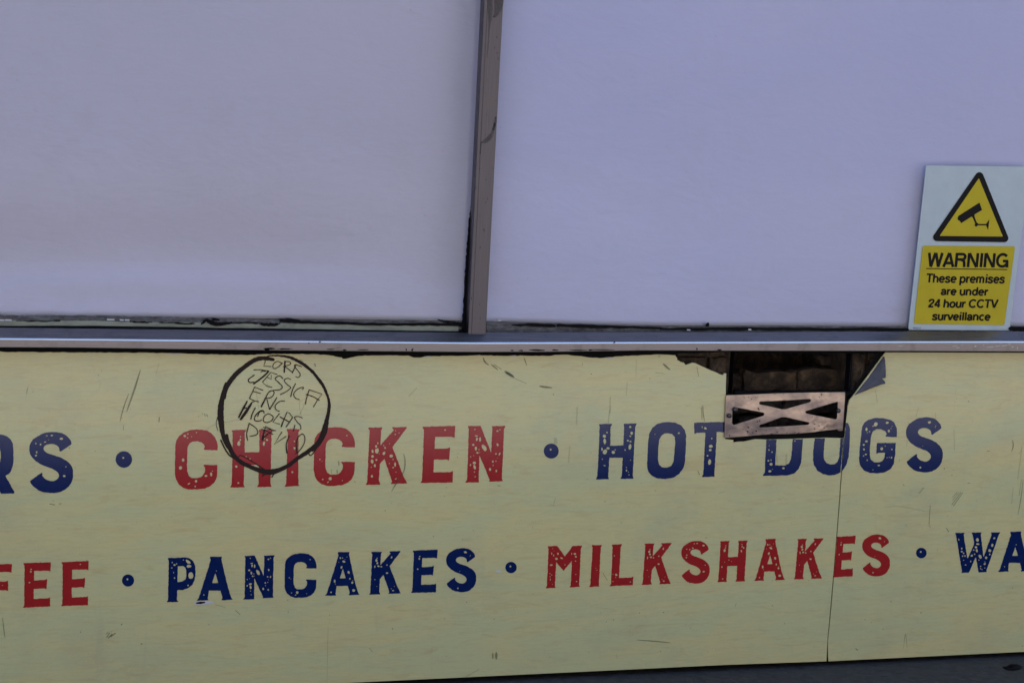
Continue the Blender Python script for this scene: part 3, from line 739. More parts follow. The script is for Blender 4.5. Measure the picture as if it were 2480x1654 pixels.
word('lettering', [
  raw(*A0, [(-170,210),(130,203),(128,300),(100,292),(-50,295),(-50,398),(60,395),(90,385),(88,500),(60,490),(-50,493),(-60,690),(-180,695)], (), [(28,438,5,5)]),
  glyph('E', zq(*A0, (255,193),(555,185),(250,683),(550,668)), 'E2'), glyph('E', zq(*A0, (673,183),(970,170),(668,665),(965,655)), 'E1')],
  m_red, menu_l, 'red letters FEE at the left edge')
word('bullet', [dot(310.1, 1405, 14.8)], m_blue, menu_l, 'navy dot before the word PANCAKES')
word('lettering', [
  raw(*B0, [(127,250),(320,240),(380,248),(430,285),(455,340),(460,420),(450,500),(425,560),(380,600),(310,628),(242,630),(238,745),(253,760),(250,768),(118,772),(120,762),(132,745),(137,500),(140,280)], [[(248,345),(310,343),(335,360),(348,395),(350,450),(340,500),(300,525),(245,533)]],
      [(182,303,7,8),(210,330,14,11),(235,318,6,10),(177,365,8,6),(198,420,4,9),(210,485,7,10),(315,272,7,6),(372,293,36,18,.6),(380,345,28,18),(403,455,28,40),(370,573,9,9)]),
  glyph('A', zq(*B0, (490,238),(905,230),(478,752),(900,743)), 'A1'), glyph('N', zq(*B0, (1040,222),(1397,212),(1023,738),(1385,722)), 'N1'),
  glyph('C', bb(B0, 1515,190,1893,720), 'C2'), glyph('A', zq(*C0, (48,176),(438,168),(38,668),(427,658)), 'A2'),
  glyph('K', zq(*C0, (560,170),(900,157),(542,655),(897,640)), 'K2'), glyph('E', zq(*C0, (1033,153),(1315,143),(1012,635),(1297,628)), 'E2'),
  glyph('S', bb(C0, 1413,125,1757,627), 'S2')], m_blue, menu_l, 'navy word PANCAKES')
word('bullet', [dot(1237.7, 1373.6, 13.8)], m_blue, menu_l, 'navy dot between PANCAKES and MILKSHAKES')
word('lettering', [
  raw(*D0, [(228,208),(340,203),(350,215),(432,328),(520,205),(637,198),(633,212),(622,235),(600,665),(610,688),(487,694),(490,684),(502,668),(515,380),(415,498),(328,395),(313,675),(322,700),(203,706),(206,695),(218,678),(238,240),(230,225)], (),
      [(275,293,6,13),(298,315,6,11),(350,296,9,14),(331,355,15,13),(392,348,18,9,.4),(512,296,5,13),(550,297,14,13),(562,330,11,12),(558,383,8,7),(433,427,5,8),(270,430,18,9,-.2),(255,530,4,8),(275,547,6,5),(256,567,6,5),(258,600,6,12),(285,658,4,4),(560,540,5,5),(570,624,9,7),(303,262,3,3),(287,236,4,5)]),
  glyph('I', zq(*D0, (752,192),(875,190),(723,687),(843,683)), 'I2'),
  raw(*D0, [(988,187),(1110,182),(1105,197),(1095,215),(1085,400),(1073,580),(1215,578),(1243,565),(1237,668),(1130,670),(960,680),(965,670),(978,655),(998,215),(990,200)], (), [(1018,320,7,6),(1040,546,14,14),(1003,538,4,4),(1034,577,5,4),(1001,624,6,5),(1208,630,8,6)]),
  glyph('K', zq(*D0, (1377,175),(1705,165),(1347,662),(1688,652)), 'K2'), glyph('S', bb(D0, 1812,143,2150,650), 'S3'),
  glyph('H', zq(*E0, (205,237),(522,228),(175,702),(492,692)), 'H3'), glyph('A', zq(*E0, (608,216),(952,208),(598,687),(945,675)), 'A2'),
  glyph('K', zq(*E0, (1088,210),(1390,200),(1052,668),(1367,660)), 'K2')], m_red, menu_l, 'red letters MILKSHAK')

# marker scrawl
random.seed(33)
GZ = (500, 820, 4.3556)
mb = MB(); gi = [0]
def mk(pts, w=9.0, smooth=True, rough=.25):
    q = [((500+p[0]/4.3556), (820+p[1]/4.3556)) + ((p[2]*1.16/4.3556,) if len(p) > 2 else (w*1.14/4.3556,)) for p in pts]
    ribbon(mb, q, 2, -.0006 - gi[0]*1.2e-5, smooth, False, rough); gi[0] += 1
mk([(705,222,28),(640,210,34),(580,208,38),(520,222,40),(460,255,42),(400,300,42),(340,348,44),(290,400,44),(250,450,44),(215,505,44),(190,560,46),(170,620,44),(155,690,50),(150,760,56),(150,830,56),(158,900,52),(165,960,46),(175,1010,40),(190,1060,40),(215,1110,42),(245,1155,42),(275,1210,40),(315,1260,40),(370,1305,38),(440,1340,38),(520,1375,40),(600,1397,42),(680,1402,44),(760,1385,40),(840,1350,38),(900,1312,36),(960,1262,36),(1040,1212,38),(1110,1160,40),(1170,1110,44),(1205,1060,46),(1232,1000,48),(1250,930,42),(1268,860,34),(1285,790,32),(1295,710,28),(1288,640,24),(1265,570,24),(1230,495,26),(1180,425,28),(1120,350,28),(1050,290,28),(980,245,28),(900,205,26),(830,188,20),(740,180,14),(670,182,12),(630,195,12)], rough=.5)
mk([(205,470,18),(195,540,40),(190,625,30)], rough=.5); mk([(120,820,6),(104,880,6),(108,930,6),(122,972,5)])
mk([(340,1245),(362,1230),(440,1268),(530,1325),(620,1385)], 9); mk([(590,1445),(640,1420),(720,1395),(840,1340)], 12)
mk([(690,1460),(712,1428),(760,1400),(820,1370)], 11); mk([(1080,1212),(1098,1232),(1140,1190),(1200,1090)], 9)
mk([(1280,880),(1256,1000),(1195,1090)], 20); mk([(152,1070),(190,1150),(240,1225),(310,1272)], 14); mk([(215,1020,30),(222,1080,36),(260,1150,24)])
mk([(1300,720,14),(1290,800,20),(1275,870,22)]); mk([(1120,1180,20),(1180,1120,30),(1235,1040,26)]); mk([(500,1370,20),(600,1412,26),(700,1418,26),(800,1380,20)])
# the hand-written names
mk([(622,235),(605,290),(680,295)], 8, False); mk([(800,262),(750,240),(712,262),(700,298),(720,318),(755,300),(802,258)], 8)
mk([(828,240),(820,355)], 14, False); mk([(830,240),(878,246),(884,272),(812,295)], 8); mk([(825,292),(900,350)], 8, False)
mk([(945,280),(905,362)], 9, False); mk([(1005,296),(938,275),(932,300),(975,350),(990,385),(968,410),(943,400)], 8)
mk([(500,330),(560,328),(660,342)], 8); mk([(655,345),(600,400),(500,475)], 15); mk([(505,385),(443,432),(458,462),(500,458)], 10); mk([(575,355),(592,342),(622,345)], 8)
mk([(745,378),(680,355),(590,460),(640,500),(690,512)], 8, False); mk([(635,405),(685,430),(684,385)], 7, False)
mk([(805,420),(770,392),(725,422),(765,465),(800,505),(780,535),(705,545)], 9); mk([(888,430),(858,418),(820,440),(850,482),(888,517),(840,560),(781,588)], 8)
mk([(940,475),(908,540),(890,612)], 9); mk([(1015,535),(1022,512),(965,530),(922,580),(938,625),(980,642)], 8)
mk([(1045,690),(1058,620),(1085,540)], 9); mk([(1085,540),(1220,585),(1170,650),(1130,720)], 8, False); mk([(1052,588),(1120,610),(1190,650)], 9)
mk([(595,545),(510,510),(455,630)], 8, False); mk([(455,630),(500,652),(550,665)], 8); mk([(490,555),(570,577)], 8, False)
mk([(580,715,16),(620,635,12),(650,575,8),(688,548,8),(715,570,8),(690,615,8),(645,628,8)]); mk([(635,625),(665,745)], 9, False); mk([(668,745),(742,622)], 9, False)
mk([(825,658),(775,662),(726,705),(735,750),(770,765)], 8)
mk([(430,660,12),(385,745,18),(340,830,14)]); mk([(478,680,14),(420,770,26),(362,850,20)]); mk([(360,800,8),(395,740,8),(420,730,12)]); mk([(505,665),(480,672),(440,720)], 8)
mk([(515,730),(485,790),(468,850)], 10); mk([(608,785),(598,758),(555,770),(510,825),(515,865),(560,868),(580,858)], 9); mk([(540,820),(560,775),(592,765)], 8)
mk([(690,808),(650,792),(608,825),(602,868),(640,885),(690,862),(705,825),(685,805)], 8); mk([(770,790),(700,880),(770,900)], 8, False)
mk([(790,925,13),(815,860,10),(850,775,8),(875,785,8),(910,830,8),(840,930,8)], 8, False); mk([(778,825),(880,882)], 10, False)
mk([(1012,835),(965,820),(930,832),(955,875),(992,915),(995,955)], 8); mk([(935,910),(918,975)], 8, False)
mk([(435,1070),(425,1000),(450,900)], 9); mk([(450,892),(515,935),(542,982),(525,1015),(460,1028)], 8); mk([(590,1068,16),(605,1000,12),(625,925,8),(715,970,8),(640,1010,8),(590,1065,8)], 8, False)
mk([(580,955),(640,975),(700,1008)], 8); mk([(600,935),(730,970)], 8, False); mk([(795,985),(715,1115),(840,1030)], 8, False)
mk([(875,1025,8),(842,1110,9),(848,1205,13)]); mk([(955,1200),(948,1110),(972,1035),(1015,1005),(1038,1045),(1028,1110),(990,1170),(942,1215)], 8)
o = mb.link('marker_scrawl', m_marker, menu_l); o['label'] = 'circle and hand-written first names in black marker over the word CHICKEN'

# scuffs
random.seed(44)
mbd, mbf = MB(), MB()
def sc(pts, w=1.6, faint=False): ribbon(mbf if faint else mbd, pts, w*1.25, -.0009 - random.random()*2e-4, True, True, .12)
def common(lst, faint=False):
    for pts, w in lst: sc(pts, w, faint)
common([([(340,896),(325,945),(306.6,997)],3.4),([(312,953),(300,985),(290.6,1021)],2),([(386,1010),(385,1022)],2.6),([(299,1030),(299,1042)],1.4),([(67,938),(64,954)],1.2),
 ([(1170,866),(1175,877),(1184,884)],3.5),([(1189,882),(1198,889),(1206,896)],3),([(1196,882),(1215,895)],1.6),([(1222,899),(1232,905),(1246,915)],6),([(1225,902),(1243,911)],4),([(1247,917),(1276,929)],1.2),
 ([(1268,865),(1272,874),(1276,886)],2),([(1306,935),(1320,937),(1337,939)],4),([(1606,881),(1613,887),(1623,896)],4),([(1688,888),(1692,912)],1.2),([(1594,864),(1600,861)],1.6),
 ([(1702,980),(1703,1000),(1707,1022)],2),([(1699,985),(1700,1015)],1.4),([(977,1098),(981,1115),(979,1138),(970,1155)],2.6),([(972,1150),(960,1170),(948,1190)],2.2),([(968,1158),(955,1177)],1.2),
 ([(6,1494),(9,1520),(12,1544)],2),([(258,1543),(266,1531)],2.4),([(262,1545),(272,1534)],3),([(268,1541),(280,1532)],3),([(256,1535),(262,1530)],1.6),([(293,1513),(296,1510)],3),([(341,1557),(345,1560)],2.4),
 ([(1542,1549),(1585,1552),(1625,1556)],2),([(894,1568),(902,1578)],1.2),([(570,1477),(582,1488)],1.8),([(520,1463),(545,1470)],1.0),([(762,880),(764,888)],3),([(726,871),(734,874)],1.6),
 ([(495,1001),(497,1008)],2),([(500,1003),(503,1009)],2.5),([(489,1000),(491,1004)],1.4),([(820,1116),(821,1127)],2.4),([(816,1137),(817,1146)],2.4),([(802,1136),(803,1147)],1.2),([(1410,880),(1411,884)],1.6),
 ([(1205,1176),(1212,1176)],1.8),([(1107,1106),(1109,1108)],2.2),([(1587,902),(1610,905)],.8),([(120,1220),(133,1222)],2.4),([(143,1220),(149,1219)],2.4),([(127,1213),(131,1212)],1.2),([(1740,1195),(1755,1190)],.8),
 ([(1690,1140),(1695,1150)],2),([(1783,1460),(1780,1469)],1),([(1460,1387),(1471,1405)],1.6),([(858,1165),(861,1168)],1.4),([(990,960),(1010,938)],.9)])
common([([(500,1041),(520,1028),(584,1015)],2),([(1398,985),(1396,1028)],3),([(1479,983),(1475,1008),(1473,1030)],3),([(1541,870),(1540,912)],1.4),([(1519,925),(1517,958)],2),([(1478,960),(1477,1000)],3),
 ([(730,1010),(725,975),(740,965)],1.6),([(795,1512),(793.5,1560),(792,1654)],1.6),([(1345,1060),(1346,1075)],8),([(1880,1090),(1882,1120)],3.5),([(1905,1100),(1904,1125)],5),
 ([(1380,1080),(1377,1120)],3),([(640,900),(655,960),(668,1000)],1.4),([(745,955),(735,985),(725,1005)],2),([(618,935),(627,990)],2),([(1345,1205),(1340,1225)],2),
 ([(240,940),(244,925)],1),([(70,930),(62,965)],1),([(385,880),(378,905)],1.4),([(1128,1638),(1160,1620)],2.5)], True)
def specks(mb, n, x0_, x1_, y0_, y1_, lim):
    for k in range(n):
        x = random.uniform(x0_, x1_); y = random.uniform(y0_, y1_)
        if lim(x, y): continue
        r = random.choice((.7,.8,.9,1.1,1.4))
        mb.add(*place([(a, b_, 0) for a, b_ in blob(x, y, r, r*random.uniform(.7,1.6), 6)], [tuple(range(6))], -.0011))
def lim_l(x, y): return y < 885 or (x > 1740 and y < 1075) or y > 1590 or x > 2005
specks(mbd, 150, 0, 2000, 880, 1600, lim_l); specks(mbf, 150, 0, 2000, 880, 1600, lim_l)
for (x, y, rx_, ry_) in ((1193.5,1587,2,8),(1202,1587,3,9.5)):
    mbd.add(*place([(a, b_, 0) for a, b_ in blob(x, y, rx_, ry_, 12, 0, .06)], [tuple(range(12))], -.0011))
mb = MB()
mb.add(*place([(a, b_, 0) for a, b_ in blob(493, 1459, 25, 4.6, 22, -.05, .06)], [tuple(range(22))], -.0012))
mb.add(*place([(a, b_, 0) for a, b_ in blob(1207, 1383, 8, 2.5, 14, 0, .1)], [tuple(range(14))], -.0012))
for (x, y, rx_) in ((1478,867.5,8),(1470,867,4),(415,857.2,9),(430,857.5,6),(736,860,5),(1038,863.5,6),(1245,862,6),(1160,861,3),(625,859.5,4)):
    mb.add(*place([(a, b_, 0) for a, b_ in blob(x, y, rx_, 1.5, 10, 0, .3)], [tuple(range(10))], -.0003))
hole = place([(a, b_, 0) for a, b_ in blob(486, 1459, 12, 2.6, 14, -.1, .2)], [tuple(range(14))], -.0014)
joined('panel_sheet', [(*place(*fill([leftp], .003), 0, .003), m_board), (mbd.v, mbd.f, m_scr), (mbf.v, mbf.f, m_scr_faint), (mb.v, mb.f, m_core), (*hole, m_void)], menu_l)

# right-hand panel
rightp = [(2139.2,860.4),(2141,857),(2146,853.4),(2200,853.5),(2480,854.5),(3100,856),(3100,1547),(2480,1577.5),(2200,1591),(2007,1600.5),(2006,1590),(2005.2,1552),(2007,1540),(2014.5,1460),(2021.5,1380),(2035.5,1200),(2045,1061),(2046.5,1040),(2051.4,1000),(2053.5,983),(2057.6,968.6),(2065.7,959.4)]
menu_r = root('menu_panel', U(2300, 1585), 'cream panel at the far right with its upper left corner peeled back, showing grey', 'sign panel', 'cream menu panels below the window')
word('lettering', [
  raw(*Z6, [(1746,940),(1758,800),(1768,796),(1780,805),(1792,835),(1797,870),(1795,960),(1785,1120),(1760,1200),(1715,1264),(1723,1180),(1735,1050)]),
  raw(*F0, [(660,275),(755,280),(757,240),(755,200),(735,155),(700,130),(640,115),(570,113),(510,130),(475,155),(455,195),(448,270),(435,380),(430,470),(438,520),(470,565),(520,587),(590,592),(650,582),(700,555),(730,510),(740,440),(748,328),(582,330),(580,425),(595,415),(655,415),(650,450),(630,485),(595,497),(560,495),(530,470),(522,430),(525,350),(535,270),(548,230),(580,210),(620,210),(655,228),(668,250),(658,270)], (),
      [(573,168,15,20,.7),(550,185,6,5),(672,155,14,9),(687,225,9,12),(494,212,11,15),(520,232,6,6),(500,240,4,4),(493,315,12,9),(470,345,9,8),(472,385,8,9),(488,428,11,6),(468,440,5,5),(500,478,5,8),(625,380,14,12,-.7),(655,357,4,4),(713,385,6,6),(710,455,6,10),(690,452,4,4),(672,455,4,4),(600,523,11,6),(549,561,4,4),(705,205,4,4),(715,185,4,3)]),
  glyph('S', bb(F0, 835,107,1153,583), 'S2')], m_blue, menu_r, 'navy letters OGS, the O cut by the panel joint')
word('lettering', [glyph('E', zq(*E0, (1530,185),(1750,173),(1488,648),(1715,635)), 'E2'), glyph('S', bb(E0, 1825,158,2143,635), 'S2')], m_red, menu_r, 'red letters ES')
word('bullet', [dot(2231.4, 1338.6, 12.8)], m_blue, menu_r, 'navy dot after the red letters ES')
word('lettering', [
  raw(*W0, [(370,120),(380,112),(630,108),(625,130),(605,160),(700,790),(720,790),(880,430),(885,360),(840,150),(820,125),(825,105),(1085,98),(1085,120),(1070,145),(1140,750),(1150,750),(1360,160),(1345,120),(1350,95),(1600,92),(1590,115),(1560,160),(1225,1120),(1230,1172),(1020,1185),(1000,1160),(935,780),(920,790),(775,1130),(740,1190),(545,1195),(545,1180),(555,1150),(395,170)], (),
      [(473,292,14,28,-.4),(552,535,20,26,.5),(552,618,28,22),(602,662,20,22),(577,740,18,20),(640,735,14,26),(603,853,13,11),(655,980,22,14),(795,885,16,24),(825,728,32,28),(878,575,20,18),(900,688,20,18,.6),(935,500,36,30),(960,590,26,46,-.2),(975,300,38,52),(985,415,46,24),(1048,750,36,62,-.5),(1018,847,13,15),(1060,1017,18,16),(1065,1080,16,14),(1102,1103,14,12),(1175,955,32,22,-.4),(1180,898,12,10),(1175,1063,14,11),(1212,785,34,34),(1310,695,16,26,.3),(1312,590,42,40),(1380,445,30,46),(1435,255,30,26,-.5)], .5),
  glyph('A', zq(*W0, (1570,90),(2455,72),(1545,1165),(2438,1150)), 'A1')], m_blue, menu_r, 'navy letters WA at the right edge')
random.seed(55)
mbd, mbf = MB(), MB()
common([([(2328,1192),(2305,1222)],1.5),([(2332,1192),(2309,1225)],1.5),([(2323,1192),(2306,1212)],1),([(2318,1192),(2306,1205)],1.2),([(2452,1065),(2454,1078),(2450,1094)],2.4),([(2478,1160),(2472,1210),(2465,1248)],1.6),([(2474,1160),(2468,1200)],1),
 ([(2253,1223),(2250,1270)],1.4),([(2250,1272),(2254,1276)],1.6),([(2187,1172),(2190,1176)],1.5),([(2304,1151),(2307,1150)],2),([(2343,1170),(2350,1169)],1.4),([(2390,1092),(2397,1092)],1.8),([(2188,1570),(2193,1534),(2197,1570)],1),([(2072,1570),(2078,1574)],2.4),([(2292,1278),(2298,1288)],2)])
common([([(2225,985),(2218,1010)],2),([(2265,1000),(2267,1030)],2),([(2200,1020),(2196,1080)],2),([(2120,945),(2125,975)],2),([(2238,1180),(2225,1195)],4),([(2454,1180),(2450,1220)],2),([(2310,1040),(2312,1090)],2),([(2140,1228),(2180,1226),(2240,1238)],2),([(2475,1080),(2465,1160)],3)], True)
def lim_r(x, y): return x < 2075 and y < 1010
specks(mbd, 40, 2050, 2480, 880, 1575, lim_r); specks(mbf, 60, 2050, 2480, 880, 1575, lim_r)
joined('panel_sheet', [(*place(*fill([rightp], .003), 0, .003), m_board), (mbd.v, mbd.f, m_scr), (mbf.v, mbf.f, m_scr_faint)], menu_r)
# peeled corner: curls forward from the fold line and lies over the sheet
fold0, fold1 = (2065.7,959.4), (2139.2,860.4)
outerc = [(2065.7,959.4),(2079,953),(2092,948),(2106,941.5),(2121,936),(2133,931.5),(2144.3,928.8),(2143.3,923.7),(2136,917),(2145.3,915),(2145.5,900),(2144.6,885),(2143.8,872.7),(2142.3,865),(2139.2,860.4)]
outerc = [outerc[0]] + rough_loop(outerc[1:-1], .4, 6, closed=False) + [outerc[-1]]
v = []; f = []; n = len(outerc); K = 8
for i, q in enumerate(outerc):
    s = i/(n-1); a = (fold0[0]+(fold1[0]-fold0[0])*s, fold0[1]+(fold1[1]-fold0[1])*s)
    L_ = math.hypot(q[0]-a[0], q[1]-a[1])
    for k in range(K+1):
        t = k/K; yy = .0015 - .0075*sin(min(1, t*1.5)*pi/2)*min(1, L_/25) - .0035*t*min(1, L_/40)
        v.append(U(a[0]+(q[0]-a[0])*t, a[1]+(q[1]-a[1])*t, yy))
for i in range(n-1):
    for k in range(K): a = i*(K+1)+k; f.append((a, a+1, a+K+2, a+K+1))
o = link('peeled_corner', v, f, m_flap, menu_r, smooth=True)
md = o.modifiers.new('thickness', 'SOLIDIFY'); md.thickness = .0008
mb = MB(); mb.add(*place(*fill([[(2150,852),(2141,856),(2136,861),(2062,958),(2053,968),(2047,984),(2044,1040),(2040,1060),(2050,1066),(2056,1050),(2060,985),(2075,968),(2150,868)],]), .0050, .0015))  # black strip painting in the sealant and shadow along the fold
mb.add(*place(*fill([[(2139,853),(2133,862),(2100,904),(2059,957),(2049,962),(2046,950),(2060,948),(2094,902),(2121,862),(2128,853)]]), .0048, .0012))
mb.link('dark_fold_strip', m_void, menu_r)

# ------------------------------------------------------------------ air vent
VZ = (1740, 940, 6.915)
vent = root('air_vent', U(1900, 1060), 'worn steel air vent grille with four triangular slots, under the torn gap', 'vent')
plate = zq(*VZ, (128,118),(500,104),(1000,84),(1500,72),(2110,65),(2125,72),(2118,200),(2105,400),(2090,620),(2082,705),(2060,720),(2010,712),(1990,692),(1800,710),(1600,738),(1440,752),(1300,765),(1100,772),(900,772),(700,785),(500,803),(300,820),(110,834),(100,826),(105,600),(118,300))
holes = [zq(*VZ, (685,240),(700,228),(900,219),(1200,204),(1530,185),(1546,195),(1548,210),(1540,230),(1300,300),(1120,352),(1060,352),(880,308),(700,272),(685,258)),
         zq(*VZ, (245,335),(262,322),(285,322),(500,363),(750,412),(766,425),(768,442),(755,460),(500,540),(268,612),(248,608),(232,590),(232,450)),
         zq(*VZ, (1458,400),(1466,388),(1485,379),(1700,315),(1985,232),(2000,240),(1993,400),(1985,505),(1972,518),(1955,520),(1700,468),(1480,425),(1462,414)),
         zq(*VZ, (1050,490),(1120,487),(1300,528),(1510,573),(1522,585),(1520,600),(1498,612),(1100,637),(710,658),(688,652),(683,635),(700,618),(900,548))]
random.seed(64); wear = MB()
for (x, y, rx_, ry_) in ((430,165,7,6),(505,150,9,7),(555,185,10,8),(625,155,8,12),(660,140,6,5),(672,345,12,28),(655,560,14,10),(690,550,12,14),(500,657,13,12),(410,690,9,9),(380,670,6,7),(490,725,18,14),(575,745,9,9),(632,718,12,18),(985,735,14,9),(1150,745,12,7),(1280,738,16,6),(1570,480,12,8),(1610,600,10,9),(1685,635,9,10),(1770,665,8,12),(1725,105,12,14),(1690,150,8,7),(185,795,8,20),(1610,680,10,12),(1815,630,6,6),(940,100,14,4),(1090,95,10,4),(900,768,30,6),(1340,752,34,6),(1100,690,8,5),(800,700,6,5)):
    wear.add(*place([(a, b_, 0) for a, b_ in zq(*VZ, *blob(x, y, rx_, ry_, 9, random.uniform(-.5, .5), .35))], [tuple(range(9))], -.0045))
m_wear = scratch_mat('rust_specks', (.035,.018,.012), .95)
hv = place(*fill([plate] + holes, .0020, .8), -.004, .0020)
hb = MB(); hb.add(*hv)
joined('grille_plate', [(hb.v, hb.f, m_vent), (wear.v, wear.f, m_wear)], vent)
fr = [(1752.5,957),(1753,952),(1772,955),(2048,944),(2051,950),(2052,1000),(2046,1057),(1900,1061),(1830,1062),(1778,1066),(1753,1062.5)]
hol = zq(*VZ, (190,180),(2030,130),(2000,650),(180,770))
sheet('gasket', [fr, hol], m_black, vent, y=.0002, thick=.006)
mb = MB()
for (sx, sy, r) in ((288,360,42),(190,465,40),(2015,378,42)):
    cx, cy = zq(*VZ, (sx, sy))[0]; r = r/6.915*PX; p = U(cx, cy, -.008); k = 16
    rings = [(r*.98, .003), (r, .0), (r*.8, -.0016), (r*.42, -.002), (r*.40, -.0008), (0.0003, -.0006)]
    v = [(p.x+rr*cos(2*pi*t/k), -.008+yy, p.z+rr*sin(2*pi*t/k)) for rr, yy in rings for t in range(k)]
    f = [(a*k+t, a*k+(t+1) % k, (a+1)*k+(t+1) % k, (a+1)*k+t) for a in range(len(rings)-1) for t in range(k)]
    link('screw', v, f, m_screw, vent, smooth=False)
# black plastic liner of the opening, seen above the grille
def bar(mb, pa, pb, qa, qb, ya, yb_):
    a = U(pa, qb, ya); b_ = U(pb, qa, ya); mb.box((a.x, ya, a.z), (b_.x, yb_, b_.z))
mb = MB(); bar(mb, 1765, 1779, 852, 1070, .014, .032); bar(mb, 2051, 2061, 852, 1066, .014, .032)
bar(mb, 1780, 2049, 946, 955, .010, .020); bar(mb, 1779.2, 2049.8, 1064, 1070, .010, .13)
mb.link('duct_liner', m_void, vent)

# ------------------------------------------------------------------ warning sign
YS = .0190
sign = root('warning_sign', U(2320, 798, YS), 'white and yellow camera surveillance warning sign standing in the corner of the right pane', 'sign')
SZ = (2160, 380, 3.2656)
TLs, TRs, BRs, BLs = zq(*SZ, (272,70), (1094,79), (932,1376), (130,1368))
sheet('plate', [[TLs, TRs, BRs, BLs]], m_plate, sign, y=YS, thick=.002, bev=.6)
TZ = (2220, 400, 7.838); XZ = (2180, 590, 7.127)
def hull(cs):
    pts = [(x+r*cos(2*pi*k/40), y+r*sin(2*pi*k/40)) for x, y, r in cs for k in range(40)]
    pts = sorted(set(pts))
    def half(P):
        h = []
        for p in P:
            while len(h) > 1 and (h[-1][0]-h[-2][0])*(p[1]-h[-2][1]) - (h[-1][1]-h[-2][1])*(p[0]-h[-2][0]) <= 0: h.pop()
            h.append(p)
        return h
    a = half(pts); b_ = half(pts[::-1]); return a[:-1]+b_[:-1]
sheet('warning_triangle', [zq(*TZ, *hull([(1192,217,78),(390,1370,76),(1664,1388,77)]))], m_blk, sign, y=YS-.0011)
sheet('triangle_field', [zq(*TZ, *hull([(1180,266,7),(450,1338,8),(1625,1350,8)]))], m_yel, sign, y=YS-.0014)
cam_icon = zq(*TZ, (1193,713),(1243,852),(1100,940),(1098,975),(1140,1090),(1165,1105),(1168,1118),(1318,1118),(1345,1080),(1350,1075),(1372,1040),(1380,1040),(1358,1222),(1345,1222),(1340,1185),(1330,1180),(1320,1147),(1160,1145),(1148,1163),(1128,1170),(1108,1158),(1100,1140),(1110,1105),(1062,995),(1040,982),(845,1105),(820,1060),(785,1045),(775,1010),(795,965))
sheet('camera_symbol', [cam_icon], m_blk, sign, y=YS-.0017)
def rrect(TL, TR, BR, BL, r, z):
    q = [TL, TR, BR, BL]; out = []
    for i in range(4):
        p, a, b_ = q[i], q[i-1], q[(i+1) % 4]
        da = math.hypot(a[0]-p[0], a[1]-p[1]); db = math.hypot(b_[0]-p[0], b_[1]-p[1])
        s = (p[0]+(a[0]-p[0])*r/da, p[1]+(a[1]-p[1])*r/da); e = (p[0]+(b_[0]-p[0])*r/db, p[1]+(b_[1]-p[1])*r/db)
        for k in range(6):
            t = k/5; out.append(tuple(s[d]*(1-t)**2+2*p[d]*t*(1-t)+e[d]*t*t for d in (0, 1)))
    return zq(*z, *out)
sheet('text_field', [rrect((392,36),(1985,50),(1800,1407),(236,1385), 28, XZ)], m_yel, sign, y=YS-.0012)
